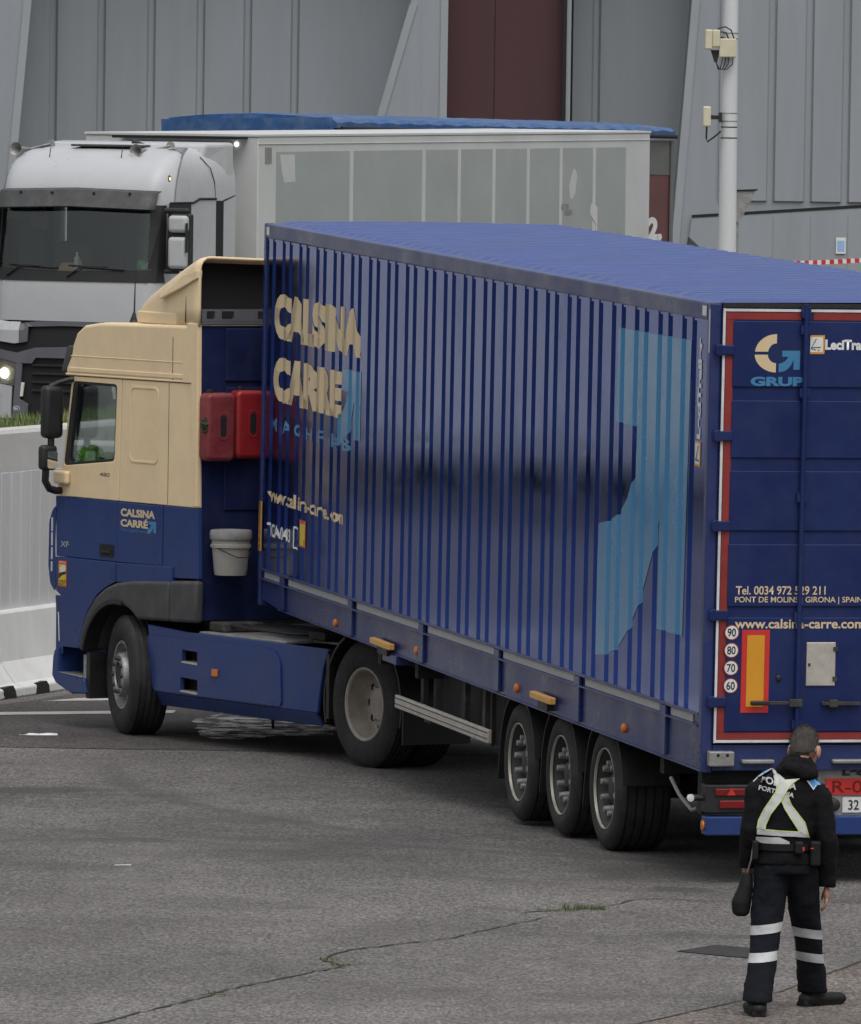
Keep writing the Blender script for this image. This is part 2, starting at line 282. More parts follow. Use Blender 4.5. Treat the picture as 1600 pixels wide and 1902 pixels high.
class B:
    def __init__(s): s.bm = bmesh.new(); s.mi = 0
    def face(s, pts):
        vs_ = [s.bm.verts.new(p) for p in pts]; f = s.bm.faces.new(vs_); f.material_index = s.mi; return f
    def box(s, x0, x1, y0, y1, z0, z1):
        v = [s.bm.verts.new(p) for p in ((x0, y0, z0), (x1, y0, z0), (x1, y1, z0), (x0, y1, z0), (x0, y0, z1), (x1, y0, z1), (x1, y1, z1), (x0, y1, z1))]
        for q in ((0, 3, 2, 1), (4, 5, 6, 7), (0, 1, 5, 4), (1, 2, 6, 5), (2, 3, 7, 6), (3, 0, 4, 7)):
            s.bm.faces.new([v[i] for i in q]).material_index = s.mi
        return s
    def prism(s, poly, axis, a0, a1):
        def P(a, p): return {'x': (a, p[0], p[1]), 'y': (p[0], a, p[1]), 'z': (p[0], p[1], a)}[axis]
        A = [s.bm.verts.new(P(a0, p)) for p in poly]; Bv = [s.bm.verts.new(P(a1, p)) for p in poly]
        n = len(poly)
        for i in range(n): s.bm.faces.new((A[i], A[(i + 1) % n], Bv[(i + 1) % n], Bv[i])).material_index = s.mi
        s.bm.faces.new(A[::-1]).material_index = s.mi; s.bm.faces.new(Bv).material_index = s.mi
        return s
    def plate(s, outer, holes, axis, a0, a1):
        def P(a, p): return {'x': (a, p[0], p[1]), 'y': (p[0], a, p[1]), 'z': (p[0], p[1], a)}[axis]
        tmp = bmesh.new(); es = []; loops = [outer] + holes
        for lp in loops:
            v = [tmp.verts.new((p[0], p[1], 0)) for p in lp]
            es += [tmp.edges.new((v[i], v[(i + 1) % len(v)])) for i in range(len(v))]
        r = bmesh.ops.triangle_fill(tmp, edges=es, use_beauty=True, use_dissolve=False)
        tris = [[v.co.copy() for v in f.verts] for f in tmp.faces]
        tmp.free()
        cache = {}
        def gv(a, c):
            k = (a, round(c[0], 5), round(c[1], 5))
            if k not in cache: cache[k] = s.bm.verts.new(P(a, c))
            return cache[k]
        for t in tris:
            s.bm.faces.new([gv(a0, c) for c in t]).material_index = s.mi
            s.bm.faces.new([gv(a1, c) for c in t[::-1]]).material_index = s.mi
        for lp in loops:
            n = len(lp)
            for i in range(n):
                c, d = lp[i], lp[(i + 1) % n]
                s.bm.faces.new((gv(a0, c), gv(a0, d), gv(a1, d), gv(a1, c))).material_index = s.mi
        return s
    def tube(s, pts, r, seg=8, cap=True):
        pts = [Vector(p) for p in pts]; rs = r if isinstance(r, (list, tuple)) else [r] * len(pts)
        rings = []; up = Vector((0, 0, 1)); prev = None
        for i, p in enumerate(pts):
            d = (pts[min(i + 1, len(pts) - 1)] - pts[max(i - 1, 0)]).normalized()
            if prev is None:
                a = d.cross(up if abs(d.z) < .9 else Vector((1, 0, 0))).normalized()
            else: a = (prev - d * prev.dot(d)).normalized()
            prev = a; b = d.cross(a)
            rings.append([s.bm.verts.new(p + (a * cos(2 * pi * k / seg) + b * sin(2 * pi * k / seg)) * rs[i]) for k in range(seg)])
        for i in range(len(rings) - 1):
            for k in range(seg):
                s.bm.faces.new((rings[i][k], rings[i][(k + 1) % seg], rings[i + 1][(k + 1) % seg], rings[i + 1][k])).material_index = s.mi
        if cap:
            s.bm.faces.new(rings[0][::-1]).material_index = s.mi; s.bm.faces.new(rings[-1]).material_index = s.mi
        return s
    def loft(s, rings, closed=True, cap=True):
        R = [[s.bm.verts.new(p) for p in r] for r in rings]
        n = len(R[0])
        for i in range(len(R) - 1):
            for k in range(n if closed else n - 1):
                s.bm.faces.new((R[i][k], R[i][(k + 1) % n], R[i + 1][(k + 1) % n], R[i + 1][k])).material_index = s.mi
        if cap and closed:
            s.bm.faces.new(R[0][::-1]).material_index = s.mi; s.bm.faces.new(R[-1]).material_index = s.mi
        return s
    def lathe(s, prof, c=(0, 0, 0), axis='x', seg=40, capends=False):
        rings = []
        for (a, r) in prof:
            ring = []
            for k in range(seg):
                t = 2 * pi * k / seg; u, w = r * cos(t), r * sin(t)
                ring.append({'x': (c[0] + a, c[1] + u, c[2] + w), 'y': (c[0] + u, c[1] + a, c[2] + w), 'z': (c[0] + u, c[1] + w, c[2] + a)}[axis])
            rings.append(ring)
        return s.loft(rings, True, capends)
    def ell(s, c, r, su=14, sv=9):
        rings = []
        for i in range(1, sv):
            ph = -pi / 2 + pi * i / sv
            rings.append([(c[0] + r[0] * cos(ph) * cos(2 * pi * k / su), c[1] + r[1] * cos(ph) * sin(2 * pi * k / su), c[2] + r[2] * sin(ph)) for k in range(su)])
        return s.loft(rings)
    def done(s, name, mats, parent=None, smooth=None, bevel=0, seg=2, jit=0, remesh=0, sep=False):
        if sep:                                      # every loose piece becomes an object of its own
            left = set(s.bm.verts); o = None
            while left:
                st = [left.pop()]; isl = set(st)
                while st:
                    for e in st.pop().link_edges:
                        for w in e.verts:
                            if w in left: left.discard(w); isl.add(w); st.append(w)
                nb = B(); mp = {v: nb.bm.verts.new(v.co) for v in s.bm.verts if v in isl}
                for f in s.bm.faces:
                    if f.verts[0] in isl: nb.bm.faces.new([mp[v] for v in f.verts]).material_index = f.material_index
                o = nb.done(name, mats, parent, smooth, bevel, seg, jit, remesh)
            s.bm.free(); return o
        if jit:
            for v in s.bm.verts: v.co += Vector((random.uniform(-jit, jit), random.uniform(-jit, jit), random.uniform(-jit, jit)))
        bmesh.ops.recalc_face_normals(s.bm, faces=s.bm.faces[:])
        me = bpy.data.meshes.new(name); s.bm.to_mesh(me); s.bm.free()
        mats = mats if isinstance(mats, (list, tuple)) else [mats]
        for m_ in mats: me.materials.append(M[m_] if isinstance(m_, str) else m_)
        o = bpy.data.objects.new(name, me); COL.objects.link(o)
        if parent: o.parent = parent
        if remesh:
            rm = o.modifiers.new('r', 'REMESH'); rm.mode = 'VOXEL'; rm.voxel_size = remesh; rm.use_smooth_shade = True
            sm = o.modifiers.new('s', 'SMOOTH'); sm.factor = .5; sm.iterations = 4
        if bevel:
            bv = o.modifiers.new('b', 'BEVEL'); bv.width = bevel; bv.segments = seg; bv.limit_method = 'ANGLE'; bv.angle_limit = rad(38)
        if smooth is not None:
            for f in me.polygons: f.use_smooth = True
            me.set_sharp_from_angle(angle=rad(smooth))
        return o
def rrect(x0, x1, y0, y1, r, n=5):
    o = []
    for (cx, cy, a) in ((x1 - r, y1 - r, 0), (x0 + r, y1 - r, 90), (x0 + r, y0 + r, 180), (x1 - r, y0 + r, 270)):
        for i in range(n + 1):
            t = rad(a + 90 * i / n); o.append((cx + r * cos(t), cy + r * sin(t)))
    return o
def rpoly(pts, r, n=4):
    o = []; N_ = len(pts)
    for i in range(N_):
        p = Vector(pts[i]).to_2d() if len(pts[i]) > 2 else Vector(pts[i]); a = Vector(pts[i - 1]); b = Vector(pts[(i + 1) % N_])
        da = (a - p); db = (b - p); rr = min(r, da.length * .45, db.length * .45)
        p0 = p + da.normalized() * rr; p1 = p + db.normalized() * rr
        for k in range(n + 1):
            t = k / n; q = p0 * (1 - t) ** 2 + p * 2 * t * (1 - t) + p1 * t * t; o.append((q.x, q.y))
    return o
def text_tris(sx, bold=0.0):
    cu = bpy.data.curves.new('txt', 'FONT'); cu.body = sx; cu.size = 1; cu.offset = bold; cu.dimensions = '2D'; cu.fill_mode = 'FRONT'; cu.resolution_u = 4
    o = bpy.data.objects.new('txt', cu); COL.objects.link(o)
    dg = bpy.context.evaluated_depsgraph_get(); me = bpy.data.meshes.new_from_object(o.evaluated_get(dg))
    bm = bmesh.new(); bm.from_mesh(me)
    bpy.data.objects.remove(o); bpy.data.curves.remove(cu); bpy.data.meshes.remove(me)
    return bm
def poly_bm(polys):
    bm = bmesh.new()
    for p in polys:
        if isinstance(p, tuple): outer, holes = p
        else: outer, holes = p, []
        es = []
        for lp in [outer] + holes:
            v = [bm.verts.new((q[0], q[1], 0)) for q in lp]
            es += [bm.edges.new((v[i], v[(i + 1) % len(v)])) for i in range(len(v))]
        bmesh.ops.triangle_fill(bm, edges=es, use_beauty=True)
    return bm
def fit(bm, u0, u1, v0, v1):
    xs = [v.co.x for v in bm.verts]; ys = [v.co.y for v in bm.verts]
    ax, bx, ay, by = min(xs), max(xs), min(ys), max(ys)
    for v in bm.verts: v.co = Vector((u0 + (v.co.x - ax) / (bx - ax) * (u1 - u0), v0 + (v.co.y - ay) / (by - ay) * (v1 - v0), 0))
    return bm
def cut(bm, us=(), vs_=()):
    for (vals, no) in ((us, (1, 0, 0)), (vs_, (0, 1, 0))):
        for u in vals:
            bmesh.ops.bisect_plane(bm, geom=bm.verts[:] + bm.edges[:] + bm.faces[:], plane_co=(u * no[0], u * no[1], 0), plane_no=no)
    return bm
def decal(name, bm, fn, mat, parent):
    for v in bm.verts: v.co = Vector(fn(v.co.x, v.co.y))
    for f in bm.faces: f.material_index = 0
    me = bpy.data.meshes.new(name); bm.to_mesh(me); bm.free(); me.materials.append(M[mat])
    o = bpy.data.objects.new(name, me); COL.objects.link(o); o.parent = parent
    return o
def joinbm(bms):
    out = bmesh.new()
    for b in bms:
        mp = {v: out.verts.new(v.co) for v in b.verts}
        for f in b.faces:
            try: out.faces.new([mp[v] for v in f.verts])
            except ValueError: pass
        b.free()
    return out
def arc(cx, cy, r, a0, a1, n=12, ry=None):
    ry = ry or r
    return [(cx + r * cos(rad(a0 + (a1 - a0) * i / n)), cy + ry * sin(rad(a0 + (a1 - a0) * i / n))) for i in range(n + 1)]
ARROW = [(.16, 1.0), (1.0, 1.0), (1.0, .13), (.70, .13), (.70, .61)] + [(.70 - .72 * sin(rad(a)), .0 + .62 * cos(rad(a))) for a in ()] + \
        [(.66, .50), (.58, .33), (.46, .19), (.30, .07), (.0, .0), (.0, .40), (.15, .43), (.28, .50), (.38, .60), (.45, .72), (.16, .72)]
def basis(f):                                   # columns right, forward, up
    f = Vector(f).normalized(); r = f.cross(Vector((0, 0, 1))).normalized(); u = r.cross(f)
    return Matrix(((r.x, f.x, u.x), (r.y, f.y, u.y), (r.z, f.z, u.z)))
# ------------------------------------------------------------------ setting: ground, road, walls
def zg(x, y):
    return 0.0 if y < 58 else (-.0824 * (y - 58) / 8.6 if y < 66.6 else -.0824)
def sheet(name, mat, xs, ys, fz, kind='structure'):
    b = B(); V = [[b.bm.verts.new((x, y, fz(x, y))) for x in xs] for y in ys]
    for j in range(len(ys) - 1):
        for i in range(len(xs) - 1): b.bm.faces.new((V[j][i], V[j][i + 1], V[j + 1][i + 1], V[j + 1][i]))
    return tag(b.done(name, mat), kind=kind)
sheet('ground', 'asph', [-1500, -60, 60, 1500], [-60, 0, 58, 66.6, 75, 200, 2500], zg)
def patch(name, mat, poly, dz, fz=zg, n=0, amp=0):
    pts = []
    for i in range(len(poly)):
        a, c = Vector(poly[i]), Vector(poly[(i + 1) % len(poly)])
        k = max(1, int((c - a).length / n)) if n else 1
        for j in range(k):
            q = a.lerp(c, j / k)
            if j: q += Vector((random.uniform(-amp, amp), random.uniform(-amp, amp)))
            pts.append(q)
    bm = poly_bm([[(p.x, p.y) for p in pts]])
    for v in bm.verts: v.co.z = fz(v.co.x, v.co.y) + dz
    b = B(); b.bm.free(); b.bm = bm
    return tag(b.done(name, mat), kind='structure')
# wall line frame: x = to the right of the line (towards the yard), y = along it away from the camera
WO = Vector((-3.80, 73.41, -.0824)); WD = Vector((.323, .946, 0)).normalized(); WR = Vector((WD.y, -WD.x, 0))
def wl(x, y): p = WO + WR * x + WD * y; return (p.x, p.y)
zlow = lambda x, y: -.0824
patch('access_road', 'asphd', [(-9.5, 67.98), (-3.4, 67.9), (-.8, 67.83), (6, 67.6), wl(.25, 16), wl(.25, -14)], .004, zg, .5, .03)
patch('concrete_ground', 'wet', [(-1.8, 68.9), (-1.2, 69.6), (-.5, 69.75), (.2, 69.55), (.9, 70.6), (.8, 73.5), (-1.2, 73.8), (-2.0, 71.4)], .008, zg, .15, .06)
patch('road_marking', 'linew', [(-4.6, 71.2), (-3.69, 71.55), (-2.2, 72.1), (-2.2, 72.45), (-3.69, 71.9), (-4.6, 71.55)], .008, zg, .1, .012)
patch('road_marking', 'linew', [(-3.42, 73.35), (-2.4, 73.75), (-2.4, 74.2), (-2.95, 74.0)], .008, zg, .1, .012)
patch('pavement', 'pave', [(.2, 44.4), (1.239, 46.66), (2.086, 48.454), (2.654, 50.337), (3.6, 53.2), (9, 53.2), (9, 40), (-2, 40)], .006, zg, .25, .012)
patch('pavement_joint', 'crack', [(.195, 44.41), (1.234, 46.67), (2.08, 48.464), (2.648, 50.345), (3.59, 53.2), (3.61, 53.2), (2.66, 50.325), (2.092, 48.444), (1.246, 46.65), (.205, 44.39)], .0095, zg, .2, .006)
# crack with weeds
def crack(pts, w0, w1, dz=.005):
    P = []
    for i in range(len(pts) - 1):
        a, c = Vector(pts[i]), Vector(pts[i + 1]); k = max(2, int((c - a).length / .09))
        for j in range(k): P.append(a.lerp(c, j / k) + Vector((random.gauss(0, .009), random.gauss(0, .022))))
    P.append(Vector(pts[-1])); b = B(); L_, R_ = [], []
    for i, p in enumerate(P):
        d = (P[min(i + 1, len(P) - 1)] - P[max(0, i - 1)]).normalized(); n = Vector((-d.y, d.x)); t = i / len(P)
        w = (w0 * (1 - t) + w1 * t) * random.uniform(.25, 1.2)
        L_.append(b.bm.verts.new((p.x + n.x * w, p.y + n.y * w, zg(*p) + dz))); R_.append(b.bm.verts.new((p.x - n.x * w, p.y - n.y * w, zg(*p) + dz)))
    for i in range(len(P) - 1): b.bm.faces.new((L_[i], L_[i + 1], R_[i + 1], R_[i]))
    return tag(b.done('pavement_crack', 'crack'), kind='structure')
crack([(-2.6, 44.0), (-1.819, 46.236), (-1.231, 47.826), (-1.2, 48.0), (-.491, 49.642), (-.36, 49.78)], .016, .014)
crack([(-.491, 49.642), (-.56, 49.85), (-.60, 49.97), (-.56, 50.3), (-.453, 50.632), (.139, 51.402), (.8, 53.0)], .017, .006)
crack([(.62, 53.2), (.8, 53.36), (1.116, 53.6), (1.43, 54.33), (2.1, 54.2), (2.9, 54.3)], .016, .006)
crack([(.3, 53.55), (.75, 53.3)], .008, .004)
crack([(-1.28, 47.9), (-1.12, 47.85)], .012, .008)

def blades(b, x, y, z, n, sx, sy, h, w=.006, dirv=None):
    for _ in range(n):
        px, py = x + random.uniform(-sx, sx), y + random.uniform(-sy, sy)
        a = random.uniform(0, 2 * pi); hh = h * random.uniform(.4, 1.25); ln = random.uniform(.1, .6) * hh
        dx, dy = cos(a) * w, sin(a) * w; lx, ly = cos(a + 1.6) * ln, sin(a + 1.6) * ln
        b.face([(px - dx, py - dy, z), (px + dx, py + dy, z), (px + dx * .6 + lx * .5, py + dy * .6 + ly * .5, z + hh * .6), (px - dx * .6 + lx * .5, py - dy * .6 + ly * .5, z + hh * .6)])
        b.face([(px - dx * .6 + lx * .5, py - dy * .6 + ly * .5, z + hh * .6), (px + dx * .6 + lx * .5, py + dy * .6 + ly * .5, z + hh * .6), (px + lx, py + ly, z + hh)])
b = B()
blades(b, 1.03, 53.53, 0, 130, .14, .05, .038, .004); blades(b, .85, 53.4, 0, 60, .14, .04, .022, .004)
for (x, y) in ((-.57, 50.0), (-1.2, 47.9), (-.5, 49.7)): blades(b, x, y, 0, 25, .06, .06, .02, .004)
tag(b.done('weeds', 'weed'), 'small green weeds growing out of the asphalt crack', 'weeds', kind='stuff')

# white fence: jersey barrier segments, board fence, concrete retaining wall, verge
wrot = Matrix(((WR.x, WD.x, 0), (WR.y, WD.y, 0), (0, 0, 1)))
JP = [(0, 0), (0, .085), (-.09, .12), (-.22, .30), (-.27, .72), (-.29, .745), (-.43, .745), (-.45, .72), (-.5, .3), (-.62, .1), (-.62, 0)]
jl = {-1: 'white concrete barrier block with a dark drain notch beside the truck front bumper', 0: 'white concrete barrier block at the left photo edge with a broken black foot'}
for k in range(-8, 2):
    y0 = .62 + (k - 1) * 3.0 if False else (k * 3.0 + .62)
    t = thing('concrete_barrier', 'white concrete barrier block behind the blue tractor front, right of the open joint' if k == 0 else
              ('white concrete barrier block at the left edge of the photo, left of the open joint' if k == -1 else 'white concrete barrier block of the row hidden behind the tractor or outside the photo'),
              'barrier', (WO + WD * y0), wrot, 'concrete barriers along the fence')
    b = B()
    b.loft([[(x, y, z) for (x, z) in JP] for y in (0.012, .7, 1.4, 2.1, 2.985)])
    b.done('barrier_block', 'concw', t, bevel=.015)
    b = B()
    for yy in (.30, 2.5): b.prism([(yy, .0), (yy + .02, .10), (yy + .25, .115), (yy + .30, .07), (yy + .33, 0)], 'x', -.05, .004)
    b.done('drain_slot', 'gap', t, jit=.006, sep=True)
t = thing('board_fence', 'white fence of upright overlapping boards standing above the concrete barriers', 'fence', WO, wrot)
b = B()
n = 0
for i in range(-90, 40):
    y = i * .235; h = 1.97 + random.uniform(-.006, .006); a = .014
    b.prism([(-.37 + a, y), (-.395 + a, y), (-.395, y + .25), (-.37, y + .25)], 'z', .74, h)
b.done('fence_boards', 'panelw', t)
b = B(); b.box(-.46, -.41, -21.1, 9.4, .95, 1.03); b.box(-.46, -.41, -21.1, 9.4, 1.7, 1.78); b.done('fence_rail', 'panelw', t, sep=True)
t = thing('retaining_wall', 'pale concrete retaining wall rising behind the white board fence', 'wall', WO, wrot)
b = B()
b.prism([(-.56, 0), (-.56, 2.30), (-.585, 2.335), (-.83, 2.335), (-.83, 0)], 'y', -30, 40)
b.done('wall_body', 'conc', t)
b = B(); random.seed(3)
for i in range(-26, 24):
    for j in range(3):
        blades(b, 0, 0, 0, 0, 1, 1, 1)
for i in range(9000):
    y = random.uniform(-3, 11); x = random.choice((-.9, -1.1, -1.4, -1.8)) + random.uniform(-.25, .15)
    c = WO + WR * x + WD * y; blades(b, c.x, c.y, 2.16 - .06 * max(0, -x - 1), 1, .02, .02, .17 if x < -1.1 else .10, .008)
tag(b.done('grass', 'grass'), 'rough green grass growing along the top of the retaining wall', 'grass', kind='stuff')
b = B(); b.loft([[(*wl(x, y), z) for (x, z) in ((-.83, 2.12), (-1.5, 2.10), (-2.4, 1.9), (-4.2, .95))] for y in (-30, -10, 5, 40)], closed=False)
tag(b.done('earth_bank', 'grass'), kind='structure')
# upper road behind the wall
def zu(x, y): return 1.0 if y < 122 else 1.0 + min(1.27, (y - 122) / 46 * 1.27)
UX = []
b = B()
ys = [30, 60, 80, 122, 150, 168, 190]
R_ = []
for y in ys:
    k = (y - WO.y) / WD.y; xw = min((WO + WD * k - WR * 3.9).x, 60)
    R_.append([b.bm.verts.new((x, y, zu(x, y))) for x in (-260, xw - 40, xw)] )
for j in range(len(ys) - 1):
    for i in range(2): b.bm.faces.new((R_[j][i], R_[j][i + 1], R_[j + 1][i + 1], R_[j + 1][i]))
tag(b.done('upper_road', 'asphu'), kind='structure')
b = B(); b.face([(-16, 84, 1.006), (-2, 89.5, 1.006), (-2, 90.4, 1.006), (-16, 84.9, 1.006)]); tag(b.done('kerb_strip', 'conc'), kind='structure')

t = thing('added_hedge', 'dark clipped foliage added out of view so the trailer side mirrors a dark band', 'added_hedge', WO, wrot)  # unseen foliage, added to put a dark band into the trailer reflection
b = B(); b.box(-1.05, -.38, -24, -1.1, 1.74, 2.12); h_ = b.done('added_hedge_core', 'leaf', t)
b = B(); random.seed(4)
for i in range(9000):
    y = random.uniform(-24, -1.0); q = random.random()
    x, z = (-.36 + random.uniform(-.05, .06), random.uniform(1.70, 2.15)) if q < .5 else (random.uniform(-1.05, -.36), 2.12 + random.uniform(-.03, .10))
    u = Vector((random.uniform(-1, 1), random.uniform(-1, 1), random.uniform(-1, 1))).normalized() * .045; w = u.cross(Vector((random.uniform(-1, 1), random.uniform(-1, 1), 1))).normalized() * .025; c = Vector((x, y, z))
    b.face([c - u, c + w, c + u, c - w])
b.done('added_hedge_leaves', 'leaf', t)
t = thing('added_pale_wall', 'long pale wall added out of view so the upper trailer side mirrors something bright', 'wall', (-60, 99, 1.0))
b = B(); b.box(0, 48, 0, .3, 0, 3.6); b.done('wall_body', 'concw', t, bevel=.03)  # unseen wall, added to brighten the reflection in the upper trailer side
# ------------------------------------------------------------------ warehouse (front at Y = 170)
t = thing('warehouse', 'large grey metal clad warehouse with leaning buttresses and a dark red door', 'warehouse', (0, 170, 1.2))
ZT = 11.0                                            # top, local z
def ribbed(name, x0, x1, y, ribs, pitchw=.15, z0=0, z1=ZT, mat='clad', dep=.06):
    prof = [(x0, y)]
    for r in sorted(ribs):
        prof += [(r - .155, y), (r - .115, y + dep), (r - .012, y + dep), (r, y)]
    prof.append((x1, y)); b = B()
    b.loft([[(p[0], p[1], z0) for p in prof], [(p[0], p[1], z1) for p in prof]], closed=False)
    o = b.done(name, mat, t)
    b = B()
    for r in ribs: b.box(r + .006, r + .024, y - .004, y + .02, z0, z1)
    b.done('panel_gap', 'seam', o)
    return o
# recess left
ribbed('wall_panel', -9.2, -.2, 2.2, [-7.87, -6.88, -5.85, -4.83, -3.86, -2.88])
ribbed('wall_panel', 2.5, 5.9, 2.2, [3.35])
def bay(name, poly, y0, y1, lean):
    b = B(); b.prism(poly, 'y', y0, y1); o = b.done(name, 'clad', t)
    (xa, za), (xb, zb) = lean
    b = B(); b.prism([(xa - .02, za), (xa + .14, za), (xb + .14, zb), (xb - .02, zb)], 'y', y0 - .03, y0 - .004); b.done('edge_trim', 'clad2', o)
    return o
bay('buttress', [(-2.33, 0), (.19, 0), (.19, ZT), (.10, ZT), (-.56, 6.4)], 0, 3, ((-2.33, 0), (-.56, 6.4)))
b = B(); b.box(-.30, -.285, -.006, .01, 0, ZT); b.box(.06, .21, -.03, -.004, 0, ZT); b.done('buttress_joint', 'clad2', t, sep=True)
bay('buttress', [(4.75, 0), (60, 0), (60, ZT), (5.5, ZT)], 0, 3, ((4.75, 0), (5.5, ZT)))
bay('buttress', [(-80, 0), (-8.95, 0), (-8.05, ZT), (-80, ZT)], 0, 3, ((-8.95, 0), (-8.05, ZT)))
ribbed('wall_panel', 5.78, 40, -.05, [6.9 + .76 * i for i in range(40)], z0=2.5)
ribbed('wall_panel', -80, -9.1, -.05, [-10 - 1.0 * i for i in range(66)])
b = B(); b.prism([(5.02, 0), (40, 0), (40, 4.7), (8.7, 2.38), (5.24, 2.12)], 'y', -.14, -.055); b.done('plinth', 'clad', t)
b = B(); b.prism([(5.24, 2.13), (40, 4.71), (40, 4.77), (5.24, 2.19)], 'y', -.15, -.05); b.done('plinth_gap', 'gap', t)
b = B()
for i in range(30): b.box(6.9 + .76 * i, 6.915 + .76 * i, -.146, -.139, 0, 2.15 + .072 * i * .76)
b.done('plinth_joint', 'alu2', t)
b = B(); b.box(.21, 2.56, .9, 1.0, 0, ZT); o = b.done('door', 'mdoor', t)
b = B(); b.box(1.17, 1.185, .89, .90, 0, ZT); b.done('door_joint', 'gap', o)
b = B(); b.box(2.56, 2.64, .5, 2.3, 0, ZT); b.box(2.74, 2.80, 1.9, 2.19, 0, ZT); b.done('door_frame', 'gap', t, sep=True)
b = B(); b.box(2.645, 2.735, .6, 2.3, 0, ZT); b.done('door_frame', 'clad2', t)
b = B(); b.box(-80, 60, -.3, 40, ZT, ZT + .4); b.done('roof', 'clad2', t)
b = B(); b.box(-80, 60, 3.0, 3.4, 0, ZT); b.done('inner_wall', 'clad', t)
# dark stair wedge at the foot, notice, tape
b = B(); b.prism([(4.95, 2.05), (5.1, 2.97), (6.6, 1.6), (6.6, 1.3), (4.9, 1.3)], 'y', 166.5, 167.4)
tag(b.done('loading_ramp', 'gplastic'), 'low dark grey sloping ramp wall at the warehouse foot, left of the pole', 'ramp')
t = thing('paper_notice', 'small pale blue paper notice taped to the warehouse plinth', 'notice', (8.29, 169.83, 2.81))
b = B(); b.box(-.10, .10, -.004, .004, -.165, .165); o = b.done('paper', 'white', t)
b = B(); b.box(-.075, .075, -.007, -.005, -.12, .10); b.done('print', MAT('pale blue print', (.28, .42, .66), .6), o)
t = thing('barrier_tape', 'red and white striped barrier tape stretched low along the warehouse', 'tape', (6.5, 169, 2.42))
b = B(); b2 = B()
for i in range(34):
    x = i * .17; z = .075 * x - .05 * sin(min(1, x / 4) * pi); z2 = .075 * (x + .085) - .05 * sin(min(1, (x + .085) / 4) * pi)
    (b if True else b2).box(x, x + .088, -.003, .003, z - .045, z + .045)
    b2.box(x + .088, x + .17, -.003, .003, z2 - .045, z2 + .045)
b.done('red_stripe', 'red', t, jit=.004); b2.done('white_stripe', 'white', t, jit=.004)

# ------------------------------------------------------------------ pole with boxes, yield sign
t = thing('camera_pole', 'tall white steel pole with strapped ivory boxes and black cables', 'pole', (3.515, 100, 1.0))
b = B(); b.lathe([(0, .118), (2.57, .110), (5.63, .0885), (9, .07)], axis='z', seg=28, capends=True); b.done('pole_shaft', 'polew', t, smooth=60)
b = B(); b.box(-.14, .064, -.20, -.13, 4.945, 5.17); b.done('junction_box', 'ivory', t, bevel=.012)
b = B(); b.box(-.31, -.225, -.24, -.04, 5.035, 5.275); b.prism([(-.225, 5.06), (-.13, 5.07), (-.13, 5.27), (-.225, 5.275)], 'y', -.22, -.05); b.done('antenna_box', 'ivory', t, bevel=.015)
b = B(); b.box(-.32, -.225, -.20, -.03, 4.11, 4.355); b.done('antenna_box', 'ivory', t, bevel=.018)
b = B(); b.box(-.225, -.10, -.13, -.08, 4.20, 4.25); b.box(-.13, -.09, -.15, -.06, 4.165, 4.285); b.box(-.19, -.0824, -.14, -.06, 5.10, 5.19); b.prism([(-.24, 5.03), (-.13, 5.03), (-.16, 4.88), (-.19, 4.88)], 'y', -.15, -.08); b.done('bracket', 'black', t, bevel=.004, sep=True)
b = B()
b.tube([(-.27, -.1, 4.11), (-.275, -.1, 3.98), (-.26, -.1, 3.93), (-.18, -.1, 3.99), (-.10, -.1, 4.06)], .011)
for (x0, d) in ((-.10, .05), (-.06, .09), (-.02, .12), (.03, .16)):
    b.tube([(x0, -.165, 4.945), (x0 - .01, -.17, 4.86), (x0 - d * .5, -.165, 4.80), (x0 - d, -.14, 4.80), (-.17, -.13, 4.88)], .006)
b.tube([(-.17, -.15, 5.2), (-.15, -.17, 5.29), (-.07, -.19, 5.31), (.0, -.19, 5.27), (.035, -.18, 5.17)], .009)
b.tube([(-.15, -.15, 5.2), (-.12, -.17, 5.25), (-.06, -.19, 5.24), (-.03, -.18, 5.17)], .009)
b.done('cable', 'black', t, sep=True)
for z in (5.235, 5.17, 4.275, 4.18, 4.11, 3.98):
    b = B(); r = .118 - .0054 * z; b.lathe([(z - .007, r + .002), (z - .007, r + .005), (z + .007, r + .005), (z + .007, r + .002)], axis='z', seg=24); b.done('strap', 'black' if z < 4.15 else 'alu2', t)
t = thing('road_sign', 'grey back of a triangular road sign half hidden behind the white pole', 'sign', (4.78, 131, 1.0))
b = B(); b.prism(rpoly([(-.30, 3.13), (.27, 3.16), (.0, 2.62)], .05), 'y', -.012, .012); b.done('sign_plate', 'alu2', t)
b = B(); b.prism(rpoly([(-.32, 3.125), (.29, 3.155), (.29, 3.18), (-.32, 3.15)], .005), 'y', -.03, -.013); b.done('sign_rim', 'gap', t)
b = B(); b.tube([(-.03, .06, 0), (-.03, .06, 3.1)], .03); b.done('sign_post', 'alu2', t)
